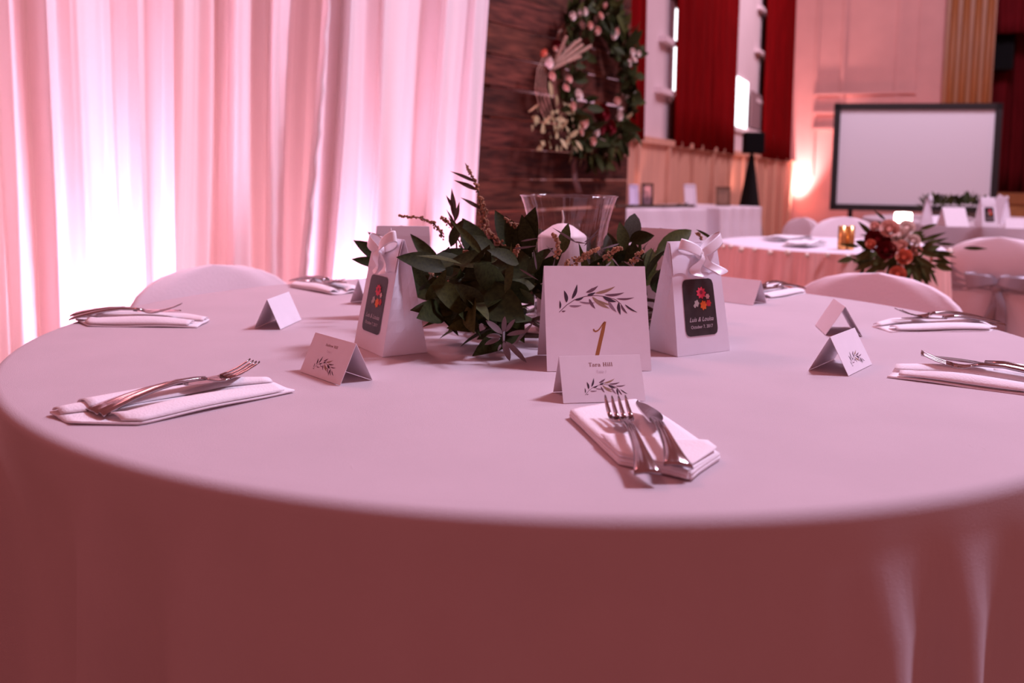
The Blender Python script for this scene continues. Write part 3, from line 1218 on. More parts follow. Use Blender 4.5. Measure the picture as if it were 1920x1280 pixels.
        for sx, dx, dz, ph in ((-1, 0.008, 0.026, 0.4), (1, 0.024, 0.025, 2.0)):
            g = MB()
            pts, ws, wds = [], [], []
            for q in range(12):
                a = q / 11
                pts.append(Vector((sx * dx * a + 0.002 * math.sin(a * 7 + ph), -0.003 - 0.004 * math.sin(a * 6 + ph) * (0.4 + a) - 0.002, -dz * a)))
                ws.append(0.006 + 0.013 * a ** 0.7)
                wds.append(Vector((1, 0.35 * math.sin(a * 5 + ph), sx * 0.25)).normalized())
            ribbon(g, pts, wds, ws)
            subd(solid(g.build('tail', M_SATIN, b, smooth=True, fix=False), 0.0006), 1)
    return t


gift_box((0.201, -0.133), 33.5, 'white gift box with satin bow and black sticker, right of the numbered card')
gift_box((-0.219, -0.175), -55, 'white gift box seen edge-on with black sticker, left of the greenery')
gift_box((-0.245, 0.085), 184, 'gift box whose pale ridge shows above the left box, behind the greenery', bow=False, sticker=False)
gift_box((0.195, 0.150), 150, 'gift box half hidden by leaves behind the bowed box', bow=False, sticker=False)


# ------------------------------------------------------------------ hurricane vase and candle
VC = Vector((0.030, 0.0, TZ + 0.0005))
t = thing('hurricane_vase', 'clear flared glass hurricane vase around the pillar candle', 'vase', VC)
g = MB()
outer = [(0.0, 0.0), (0.048, 0.0), (0.050, 0.004), (0.051, 0.03), (0.053, 0.08), (0.057, 0.13), (0.063, 0.17), (0.070, 0.197), (0.0755, 0.212)]
inner = [(0.0735, 0.2125), (0.068, 0.197), (0.061, 0.17), (0.055, 0.13), (0.051, 0.08), (0.049, 0.03), (0.047, 0.008), (0.0, 0.006)]
g.lathe(outer, 64)
g.lathe([(0.0755 + 0.0012 * math.cos(a), 0.212 + 0.0012 * math.sin(a)) for a in [2 * math.pi * q / 8 for q in range(9)]], 64)
g.build('glass', M_GLASS, t, smooth=True)
t = thing('pillar_candle', 'unlit white pillar candle inside the glass vase', 'candle', VC + Vector((-0.009, -0.004, 0.0075)))
g = MB()
g.lathe([(0.0, 0.0), (0.037, 0.0), (0.038, 0.003), (0.038, 0.140), (0.0372, 0.1425), (0.034, 0.1455), (0.016, 0.158), (0.008, 0.161), (0.0, 0.162)], 40)
g.build('wax', M_WAX, t, smooth=True)
g = MB()
g.tube([(0, 0, 0.160), (0.001, 0, 0.170), (-0.001, 0.0, 0.182)], [0.0018, 0.0016, 0.0012], 6)
g.build('wick', M_WICK, t, smooth=True)


# ------------------------------------------------------------------ foliage
def leaf_mesh(name, wd, pts, mt, fold=0.25, bend=0.15, n=7):
    """pointed leaf along +Y, length 1"""
    g = MB()
    vs, fs = [], []
    for i in range(n + 1):
        v = i / n
        ww = wd * 0.5 * pts(v)
        z = -bend * v * v
        vs += [(-ww, v, z + fold * ww), (0, v, z), (ww, v, z + fold * ww)]
    for i in range(n):
        a = 3 * i
        fs += [(a, a + 1, a + 4, a + 3), (a + 1, a + 2, a + 5, a + 4)]
    g.add(vs, fs)
    return g.mesh(name, mt, True)


ov = lambda v: max(0.02, math.sin(math.pi * v ** 0.8) ** 0.85)
lan = lambda v: max(0.02, math.sin(math.pi * v ** 0.75) ** 1.1)
rou = lambda v: max(0.05, math.sin(math.pi * v ** 0.95) ** 0.6)
LEAF_D = leaf_mesh('leaf', 0.46, ov, M_LEAF)
LEAF_M = leaf_mesh('leaf', 0.40, ov, M_LEAF2)
LEAF_L = leaf_mesh('leaf', 0.17, lan, M_LEAF2, 0.3, 0.1)
LEAF_B = leaf_mesh('leaf', 0.36, ov, mat('leaf_bouquet_green', (0.085, 0.095, 0.030), 0.6, spec=0.12, var=0.3, vscale=18))
LEAF_LB = leaf_mesh('leaf', 0.17, lan, M_STEM, 0.3, 0.1)
LEAF_G = leaf_mesh('leaf', 0.62, rou, M_LEAF3, 0.1, 0.1)
LEAF_N = leaf_mesh('leaf', 0.085, lan, M_DUSTY, 0.3, 0.25)
LEAF_S = leaf_mesh('leaf', 0.26, rou, M_DUSTY, 0.15, 0.2)
LEAF_Y = leaf_mesh('leaf', 0.42, rou, M_LEAFY, 0.15, 0.15)


def put_leaf(parent, me, base, dirv, length, up=(0, 0, 1), wsc=1.0, name='leaf'):
    o = link(name, me, parent)
    y = Vector(dirv).normalized()
    x = y.cross(Vector(up))
    if x.length < 1e-3:
        x = y.orthogonal()
    x.normalize()
    z = x.cross(y)
    mm = Matrix((x * length * wsc, y * length, z * length)).transposed().to_4x4()
    mm.translation = Vector(base)
    o.matrix_basis = mm
    return o


def seed_spray(parent, pts, rad, n, seed, name='seed_spray', bead=0.0022):
    r = random.Random(seed)
    pts = [Vector(p) for p in pts]
    g = MB()
    g.tube(pts, [0.0011] * len(pts), 5, mi=1)
    for i in range(n):
        u = i / n * (len(pts) - 1)
        k = min(int(u), len(pts) - 2)
        p = pts[k].lerp(pts[k + 1], u - k)
        rr = rad * (1 - 0.75 * i / n)
        d = Vector((r.gauss(0, 1), r.gauss(0, 1), r.gauss(0, 1))).normalized()
        g.ball(p + d * rr * r.uniform(0.4, 1), bead * r.uniform(0.6, 1.15), 5, 3)
    return g.build(name, [M_SEED, M_STEM], parent, smooth=False, fix=False)


GC = VC.copy()
GW = thing('greenery_wreath', 'leafy greenery wreath with seed sprays ringing the glass vase', 'centerpiece', GC)
blockers = [(0.06 - GC.x, -0.225, 0.095), (0.201 - GC.x, -0.133, 0.062), (-0.219 - GC.x, -0.175, 0.062), (-0.245 - GC.x, 0.085, 0.06), (0.195 - GC.x, 0.15, 0.058)]


def blocked(p):
    return any(math.hypot(p.x - a, p.y - b) < r for a, b, r in blockers) or math.hypot(p.x, p.y) < 0.068 or p.z < 0.004


g = MB()                                   # twig ring that holds the greenery
for q in range(7):
    pts = []
    for i in range(41):
        a = 2 * math.pi * i / 40
        rr = 0.135 + 0.018 * math.sin(3 * a + q * 1.3) + 0.012 * math.cos(5 * a + q)
        pts.append((rr * math.cos(a), rr * math.sin(a), 0.028 + 0.016 * math.sin(4 * a + q * 2.1)))
    g.tube(pts, 0.0028, 5)
g.build('twig_ring', M_STEM, GW)
cnt = 0
tries = 0
while cnt < 175 and tries < 4000:
    tries += 1
    th = rnd.uniform(0, 2 * math.pi)
    ph = rnd.uniform(-0.35, math.pi * 0.86)              # around the tube: 0 outwards, 90 up
    tr = rnd.uniform(0.015, 0.052)
    rr = 0.135 + tr * math.cos(ph)
    base = Vector((rr * math.cos(th), rr * math.sin(th), 0.045 + tr * math.sin(ph) * 1.15))
    radial = Vector((math.cos(th), math.sin(th), 0))
    tang = Vector((-math.sin(th), math.cos(th), 0))
    d = radial * math.cos(ph) + Vector((0, 0, 1)) * math.sin(ph) + tang * rnd.uniform(-0.9, 0.9) + Vector((rnd.gauss(0, .2), rnd.gauss(0, .2), rnd.gauss(0, .15)))
    d.normalize()
    kind = rnd.random()
    if kind < 0.50:
        me, L = LEAF_D, rnd.uniform(0.055, 0.085)
    elif kind < 0.72:
        me, L = LEAF_M, rnd.uniform(0.05, 0.075)
    elif kind < 0.86:
        me, L = LEAF_L, rnd.uniform(0.05, 0.08)
    elif kind < 0.92:
        me, L = LEAF_G, rnd.uniform(0.03, 0.042)
    else:
        me, L = LEAF_N, rnd.uniform(0.04, 0.07)
    tip = base + d * L
    if blocked(tip) or blocked(base + d * L * 0.5) or tip.z > 0.155:
        continue
    upv = (radial * math.sin(ph) * -0.6 + Vector((rnd.gauss(0, .5), rnd.gauss(0, .5), 0.8)))
    put_leaf(GW, me, base, d, L, upv)
    cnt += 1
# thick low leaves on the near left side
r7 = random.Random(21)
cnt = 0
while cnt < 78:
    px, py = r7.uniform(795, 1010), r7.uniform(455, 640)
    dd = r7.uniform(1.17, 1.30)
    b = at(px, py, dd) - GC
    if b.z < 0.008 or b.z > 0.14:
        continue
    d = Vector((r7.uniform(-1.0, 0.5), r7.uniform(-0.9, 0.1), r7.uniform(-0.35, 0.7))).normalized()
    L = r7.uniform(0.045, 0.08)
    tip = b + d * L
    if blocked(tip) or tip.z < 0.003 or blocked(b):
        continue
    put_leaf(GW, (LEAF_D, LEAF_D, LEAF_M, LEAF_L)[cnt % 4], b, d, L, Vector((r7.gauss(0, .5), -0.7, 0.6)))
    cnt += 1
# individual leaves and sprays that make the outline
def acc(me, p0, p1, d0, d1, wsc=1.0, up=None):
    a, b = at(p0[0], p0[1], d0) - GC, at(p1[0], p1[1], d1) - GC
    put_leaf(GW, me, a, b - a, (b - a).length, up if up else -Fw + Vector((0.3, 0, 0.3)), wsc)


for a in ((LEAF_D, (720, 488), (666, 449), 1.44, 1.42, .9), (LEAF_D, (712, 496), (662, 484), 1.40, 1.38, .8), (LEAF_D, (735, 470), (690, 432), 1.46, 1.46, .7),
          (LEAF_D, (962, 470), (932, 392), 1.30, 1.30, 1.0), (LEAF_D, (905, 490), (870, 405), 1.32, 1.33, 1.2), (LEAF_D, (1000, 520), (905, 455), 1.22, 1.25, 1.1),
          (LEAF_D, (985, 600), (838, 515), 1.16, 1.19, 0.95), (LEAF_M, (1048, 478), (1068, 418), 1.24, 1.24, 1.0), (LEAF_D, (990, 515), (1020, 468), 1.22, 1.22, .9),
          (LEAF_M, (1228, 478), (1308, 424), 1.36, 1.42, .75), (LEAF_M, (1170, 470), (1165, 415), 1.36, 1.36, 1.2), (LEAF_G, (1180, 455), (1192, 400), 1.38, 1.38, 1.0),
          (LEAF_D, (1180, 450), (1226, 440), 1.34, 1.33, 1.3), (LEAF_L, (1305, 430), (1355, 458), 1.42, 1.44, .6), (LEAF_L, (1310, 445), (1330, 480), 1.42, 1.43, .6),
          (LEAF_G, (1140, 480), (1140, 440), 1.36, 1.36, .8), (LEAF_D, (790, 560), (778, 470), 1.30, 1.32, .9), (LEAF_D, (800, 520), (905, 470), 1.28, 1.30, 1.2),
          (LEAF_D, (830, 520), (770, 430), 1.33, 1.36, .55),
          # slim twig standing up on the left
          (LEAF_LB, (851, 408), (848, 352), 1.36, 1.36, 1.2), (LEAF_LB, (850, 392), (837, 365), 1.36, 1.36, 1.3), (LEAF_LB, (853, 415), (862, 378), 1.36, 1.36, 1.3),
          (LEAF_LB, (852, 420), (838, 392), 1.36, 1.36, 1.0), (LEAF_LB, (853, 430), (841, 405), 1.36, 1.36, 1.0),
          (LEAF_LB, (893, 342), (845, 319), 1.38, 1.37, .8), (LEAF_LB, (896, 357), (852, 336), 1.38, 1.37, 1.1), (LEAF_LB, (902, 392), (865, 369), 1.38, 1.37, 1.1),
          (LEAF_LB, (880, 322), (872, 304), 1.38, 1.38, 1.2)):
    acc(*a[:5], wsc=a[5])
for pts, rad, n, d in ((((905, 430), (902, 390), (895, 350), (884, 328), (875, 312)), 0.007, 85, 1.38), (((832, 445), (815, 420), (790, 408), (748, 405)), 0.006, 70, 1.37),
                       (((870, 470), (850, 430), (835, 412), (826, 408)), 0.008, 50, 1.36), (((1000, 455), (985, 432), (965, 422), (945, 408)), 0.008, 80, 1.27),
                       (((1045, 480), (1047, 460), (1042, 445), (1036, 438)), 0.006, 60, 1.18), (((1075, 490), (1090, 485), (1105, 475), (1122, 466)), 0.008, 90, 1.21),
                       (((960, 490), (968, 472), (972, 460)), 0.008, 60, 1.22), (((840, 520), (825, 500), (815, 485)), 0.008, 50, 1.28), (((820, 545), (812, 520), (805, 505)), 0.008, 45, 1.25),
                       (((930, 540), (905, 500), (890, 480), (870, 470)), 0.009, 90, 1.22), (((950, 470), (925, 445), (915, 430)), 0.008, 70, 1.27), (((860, 560), (838, 530), (822, 520)), 0.009, 70, 1.21), (((905, 440), (910, 400), (902, 370)), 0.010, 90, 1.37), (((1130, 490), (1150, 470), (1165, 465)), 0.008, 60, 1.26), (((1180, 500), (1195, 480), (1205, 470)), 0.007, 50, 1.25), (((1285, 460), (1298, 445), (1308, 437), (1318, 452)), 0.005, 45, 1.42), (((1225, 480), (1238, 465), (1245, 458)), 0.006, 40, 1.38), (((1060, 520), (1062, 498), (1064, 488)), 0.006, 40, 1.18)):
    seed_spray(GW, [at(x, y, d) - GC for x, y in pts], rad, n, int(pts[0][0]))
# the slim twig's stem
g = MB()
g.tube([at(x, y, 1.36) - GC for x, y in ((857, 470), (854, 430), (851, 395), (849, 365))], [0.0016, 0.0013, 0.001, 0.0006], 5)
g.build('stem', M_STEM, GW)
# silvery dusty-miller sprig lying on the cloth
sb = onz(946, 640, TZ) - GC
for (x0, y0, x1, y1, wsc, z0, z1) in ((942, 626, 915, 600, 1.2, .03, .05), (940, 630, 914, 628, 1.4, .025, .03), (938, 634, 910, 643, 1.2, .022, .012), (944, 622, 946, 596, 1.2, .03, .055),
                                      (948, 622, 962, 600, 1.1, .03, .05), (950, 628, 988, 618, .9, .025, .03), (944, 640, 956, 674, 1.3, .015, .001), (948, 640, 988, 676, .8, .012, .001),
                                      (940, 645, 934, 655, 1.0, .014, .006), (965, 645, 996, 605, .5, .02, .04)):
    a = at(x0, y0, 1.14) - GC
    b = at(x1, y1, 1.13) - GC
    a.z = max(a.z, 0.006)
    b.z = max(b.z, 0.002)
    put_leaf(GW, LEAF_S, a, b - a, (b - a).length, -Fw + Vector((0, 0, .6)), wsc, 'silver_leaf')
g = MB()
g.tube([at(946, 596, 1.18) - GC, at(944, 620, 1.155) - GC, at(944, 640, 1.14) - GC], [0.002, 0.0022, 0.0016], 6)
g.build('stem', M_DUSTY, GW)
r2 = random.Random(3)
for i in range(26):                         # thin silvery blades tangled in the front
    x, y = r2.uniform(880, 1200), r2.uniform(450, 520)
    if 1010 < x < 1215 and y > 500:
        continue
    a = at(x, y, 1.22) - GC
    b = at(x + r2.uniform(-35, 35), y - r2.uniform(-18, 30), 1.20) - GC
    put_leaf(GW, LEAF_N, a, b - a, (b - a).length + 0.004, -Fw, 1.0, 'silver_blade')

# ------------------------------------------------------------------ napkins and cutlery
def napkin(label, c, ang, L=0.205, W=0.095, style='wrap', flip=1, seed=0):
    """folded paper napkin; local +X points to the seat end, ang = direction of +X in degrees"""
    r = random.Random(seed)
    t = thing('paper_napkin', label, 'napkin', (c[0], c[1], TZ + 0.0004), R_(ang), 'folded paper napkins at the place settings')
    ph = [r.uniform(0, 6.28) for _ in range(6)]

    def outline(u):
        """half-widths (lower, upper) along the length; pointed seat end, slanted inner end"""
        x = lerp(-L / 2, L / 2, u)
        lo = hi = W / 2
        if u > 0.80:
            hi = W / 2 * (1 - ((u - 0.80) / 0.20) * 1.0)
        if u < 0.22:
            lo = W / 2 * (0.25 + 0.75 * (u / 0.22))
        return x, lo, hi

    def layer(z0, th, s_, name, vmin=0.0, vmax=1.0, puff=0.0, wav=0.0012, nu=26, nv=10, u0=0.0, u1=1.0):
        g = MB()

        def fn(u, v):
            uu = lerp(u0, u1, u)
            x, lo, hi = outline(uu)
            vv = lerp(vmin, vmax, v)
            y = lerp(-lo, hi, vv) * s_ * flip
            z = z0 + puff * math.sin(math.pi * v) ** 0.7 * (0.55 + 0.45 * math.sin(math.pi * u)) + wav * (1 + math.sin(uu * 9 + ph[0] + 4 * vv) + math.sin(vv * 7 + ph[1])) * 0.5
            return Vector((x * s_, y, z))
        g.grid(fn, nu, nv)
        o = g.build(name, M_NAPKIN, t, smooth=True, fix=False)
        solid(o, th, 1.0)
        return o
    if style == 'flat':
        layer(0.0005, 0.0022, 1.0, 'lower_fold')
        layer(0.0035, 0.0024, 0.985, 'middle_fold', wav=0.0010)
        layer(0.0068, 0.0014, 0.97, 'top_fold', wav=0.0012)
        g = MB()                                   # turned-over corner
        g.grid(lambda u, v: Vector((lerp(0.028, L / 2 * 0.97, u), flip * lerp(-W / 2 * 0.92, W / 2 * 0.92 * (1 - max(0, (lerp(0.028, L / 2, u) / L + 0.5 - 0.8) / 0.2)), v),
                                    0.0094 + 0.0028 * math.sin(math.pi * (1 - u)) * (1 - u) + 0.0005 * math.sin(v * 9))), 10, 8)
        solid(g.build('pocket_fold', M_NAPKIN, t, smooth=True, fix=False), 0.0009, 1.0)
    else:
        layer(0.0005, 0.0022, 1.0, 'lower_fold', wav=0.0018)
        layer(0.0040, 0.0010, 0.98, 'near_roll', 0.0, 0.38, puff=0.0065)
        layer(0.0040, 0.0010, 0.98, 'far_roll', 0.62, 1.0, puff=0.008, u0=0.05, u1=0.86)
        g = MB()
        xx = L * 0.02                               # tucked band across the middle of the near roll
        g.grid(lambda u, v: Vector((xx + lerp(-0.001, L * 0.36, u), flip * (-W / 2 + W * lerp(-0.012, 0.32, v)), 0.0055 + 0.0078 * math.sin(math.pi * v) ** 0.5)), 8, 8)
        solid(g.build('tucked_band', M_NAPKIN, t, smooth=True, fix=False), 0.0008, 1.0)
    return t


def front_napkin():
    A, B, C = onz(1068, 773, TZ + .006), onz(1130, 760, TZ + .006), onz(1192, 750, TZ + .006)
    D, E_, F_ = onz(1350, 856, TZ + .004), onz(1292, 893, TZ + .004), onz(1160, 864, TZ + .004)
    cen = (A + C + D + F_) / 4
    t = thing('paper_napkin', 'folded white paper napkin in front of the olive-branch name card', 'napkin', (cen.x, cen.y, TZ + 0.0004), 0, 'folded paper napkins at the place settings')

    def outl(u, v, k):
        if u < 0.8:
            q = u / 0.8
            l, r_ = A.lerp(F_, q), C.lerp(D, q)
            p = l.lerp(r_, v)
            if u < 0.1:
                p = p + (B - A.lerp(C, 0.5)) * (1 - abs(2 * v - 1)) * (1 - u / 0.1)
        else:
            q = (u - 0.8) / 0.2
            p = F_.lerp(E_, q).lerp(D.lerp(E_, q), v)
        p = Vector((cen.x, cen.y, 0)).lerp(Vector((p.x, p.y, 0)), k)
        return Vector((p.x - cen.x, p.y - cen.y, 0))
    for nm, z0, th, k, wv, ph in (('lower_fold', 0.0003, 0.0030, 1.0, 0.0004, 0), ('middle_fold', 0.0034, 0.0024, 0.995, 0.0005, 0.3), ('top_fold', 0.0060, 0.0010, 0.988, 0.0010, 2.6)):
        g = MB()

        def fn(u, v):
            p = outl(u, v, k)
            edge = 1 - (2 * v - 1) ** 6
            p.z = z0 + wv * (1 + math.sin(u * 7 + ph + 3 * v)) + 0.0012 * edge
            return p
        g.grid(fn, 40, 14)
        solid(g.build(nm, M_NAPKIN, t, smooth=True, fix=False), th, 1.0)
    g = MB()                                            # diagonal turned edge of the pocket

    def fl_(u, v):
        uu = lerp(0.52 + 0.20 * v, 0.97, u)
        p = outl(uu, v, 0.972)
        p.z = 0.0092 + 0.0018 * (1 - u) ** 2 + 0.0007 * math.sin(v * 8)
        return p
    g.grid(fl_, 14, 14)
    solid(g.build('pocket_fold', M_NAPKIN, t, smooth=True, fix=False), 0.0008, 1.0)
    return t


def loft(g, secs, nsec=9, close=True):
    """secs: list of (x, z, halfwidth, thickness, crown) -> ribbed bar along X"""
    rings = []
    for (x, z, hw, th, cr) in secs:
        ring = []
        for k in range(nsec):
            q = -1 + 2 * k / (nsec - 1)
            ring.append(Vector((x, q * hw, z + th + cr * (1 - q * q) + 0.16 * th * math.cos(q * 9))))
        for k in reversed(range(nsec)):
            q = -1 + 2 * k / (nsec - 1)
            ring.append(Vector((x, q * hw, z + cr * (1 - q * q))))
        rings.append(ring)
    n = len(rings[0])
    vs = [p for r in rings for p in r]
    fs = []
    for j in range(len(rings) - 1):
        for k in range(n):
            k2 = (k + 1) % n
            fs.append((j * n + k, j * n + k2, (j + 1) * n + k2, (j + 1) * n + k))
    fs.append(tuple(range(n)))
    fs.append(tuple((len(rings) - 1) * n + k for k in reversed(range(n))))
    g.add(vs, fs)


HANDLE = [(-0.092, 0.002, 0.0115, 0.0022, 0.0015), (-0.088, 0.003, 0.0112, 0.0024, 0.0022), (-0.075, 0.005, 0.0088, 0.0026, 0.0024), (-0.055, 0.008, 0.0062, 0.0028, 0.0022),
          (-0.030, 0.0105, 0.0046, 0.0030, 0.0018), (-0.005, 0.0115, 0.0040, 0.0030, 0.0014), (0.018, 0.0095, 0.0040, 0.0028, 0.001), (0.030, 0.0075, 0.0046, 0.0024, 0.001)]


def fork(label, p, ang, z, pitch=0.0, rollx=0.0):
    t = thing('fork', label, 'fork', (p[0], p[1], z), R_(ang), 'silver plastic cutlery on the napkins')
    t.scale = (0.92, 0.96, 1.0)
    t.rotation_euler = (R_(rollx), R_(-pitch), R_(ang))
    g = MB()
    loft(g, HANDLE)
    g.build('handle', M_SILVER, t, smooth=True)
    g = MB()
    loft(g, [(0.028, 0.0078, 0.0045, 0.0022, 0.001), (0.034, 0.0060, 0.0075, 0.0018, -0.001), (0.040, 0.0044, 0.0108, 0.0016, -0.0016), (0.047, 0.0036, 0.0122, 0.0016, -0.0016), (0.056, 0.0040, 0.0124, 0.0016, -0.0014)])
    g.build('head', M_SILVER, t, smooth=True)
    for k in range(4):
        y = (-1.5 + k) * 0.0069
        g = MB()
        pts = [(0.0545, 0.0042, 0.0021), (0.064, 0.0052, 0.0021), (0.076, 0.0072, 0.0019), (0.088, 0.0105, 0.0015), (0.0945, 0.0128, 0.0007)]
        secs = [(x, zz - (0.0013 * (1 - ((-1.5 + k) / 1.5) ** 2)) * 0.6, hw, 0.0015, 0.0) for x, zz, hw in pts]
        gg = MB()
        loft(gg, secs, 5)
        gg.v = [(a, b + y, c_) for a, b, c_ in gg.v]
        gg.build('tine', M_SILVER, t, smooth=True)
    return t


def knife(label, p, ang, z, pitch=0.0, rollx=0.0):
    t = thing('table_knife', label, 'knife', (p[0], p[1], z), R_(ang), 'silver plastic cutlery on the napkins')
    t.scale = (0.94, 1.05, 1.0)
    t.rotation_euler = (R_(rollx), R_(-pitch), R_(ang))
    g = MB()
    loft(g, HANDLE[:-1])
    g.build('handle', M_SILVER, t, smooth=True)
    g = MB()
    n = 12
    vs, fs = [], []
    for i in range(n + 1):
        u = i / n
        x = 0.014 + 0.082 * u
        top = 0.0045 + 0.0012 * math.sin(math.pi * u)
        if u > 0.8:
            top -= 0.004 * ((u - 0.8) / 0.2) ** 1.5
        bot = -0.0045 - 0.0095 * math.sin(math.pi * min(1, u * 1.08)) ** 0.8 if u < 0.93 else -0.0045 + 0.004 * (u - 0.93) / 0.07
        zz = 0.0085 - 0.002 * u
        vs += [(x, top, zz + 0.0018), (x, bot, zz + 0.0006), (x, bot, zz + 0.0002), (x, top, zz)]
    for i in range(n):
        a = 4 * i
        for k in range(4):
            k2 = (k + 1) % 4
            fs.append((a + k, a + k2, a + 4 + k2, a + 4 + k))
    fs += [(0, 1, 2, 3), (4 * n + 3, 4 * n + 2, 4 * n + 1, 4 * n)]
    g.add(vs, fs)
    g.build('blade', M_SILVER, t, smooth=False)
    return t


def setting(c, az, style, lab, L=0.205, W=0.095, rot=0.0, fk=None, kn=None, flip=1, seed=0):
    """az: seat direction in degrees (0 = towards the camera, 90 = right)"""
    ang = az - 90 + rot                          # +X local towards the seat
    napkin('folded white paper napkin ' + lab, c, ang, L, W, style, flip, seed)
    zt = TZ + (0.0125 if style == 'flat' else 0.0062)
    a = R_(ang)
    ex, ey = Vector((math.cos(a), math.sin(a))), Vector((-math.sin(a), math.cos(a)))
    for spec, fn, nm in ((fk, fork, 'silver plastic fork on the napkin '), (kn, knife, 'silver plastic knife on the napkin ')):
        if spec:
            dx, dy, da, pt = spec[:4]
            p = Vector(c) + ex * dx + ey * dy
            fn(nm + lab, p, ang + 180 + da, zt + (spec[4] if len(spec) > 4 else 0), pt)


front_napkin()
FS = 'in front of the olive-branch name card'
hf, tf_ = onz(1206, 860, TZ + 0.016), onz(1160, 752, TZ + 0.03)
fork('silver plastic fork on the napkin ' + FS, ((hf.x + tf_.x) / 2, (hf.y + tf_.y) / 2), math.degrees(math.atan2(tf_.y - hf.y, tf_.x - hf.x)), TZ + 0.0118, 3.0)
hk, tk = onz(1266, 860, TZ + 0.016), onz(1200, 752, TZ + 0.024)
knife('silver plastic knife on the napkin ' + FS, ((hk.x + tk.x) / 2, (hk.y + tk.y) / 2), math.degrees(math.atan2(tk.y - hk.y, tk.x - hk.x)), TZ + 0.0118, 1.0, 8)
setting((-0.385, -0.487), -38, 'wrap', 'at the lower left of the round table', L=0.22, W=0.098, fk=(0.0, 0.006, -3, 6, 0.006), kn=(0.0, -0.014, 2, 2, 0.0), flip=1, seed=2)
setting((-0.650, -0.012), -87, 'wrap', 'at the left edge of the table', L=0.21, W=0.095, fk=(0.02, 0.010, 2, 5, 0.004), kn=(0.03, -0.014, -2, 2, 0.001), flip=1, seed=3)
setting((-0.470, 0.432), -132, 'wrap', 'beside the covered chair by the drapes', L=0.20, W=0.09, fk=(0.01, 0.012, 2, 3, 0.004), kn=(0.02, -0.014, -3, 2, 0.001), flip=1, seed=4)
setting((0.478, 0.495), 137, 'wrap', 'beyond the bowed gift box', L=0.20, W=0.09, fk=(0.01, 0.012, 2, 3, 0.004), kn=(0.0, -0.014, -3, 2, 0.001), flip=-1, seed=5)
setting((0.652, 0.108), 100, 'wrap', 'at the right, in front of the pink covered chair', L=0.22, W=0.09, fk=(0.02, 0.012, 3, 4, 0.004), kn=(0.02, -0.013, -2, 2, 0.001), flip=-1, seed=6)
setting((0.540, -0.297), 60, 'wrap', 'at the right edge of the picture', L=0.215, W=0.095, fk=(0.01, -0.006, 6, 5, 0.004), kn=(0.01, 0.020, -4, 2, 0.003), flip=-1, seed=7)


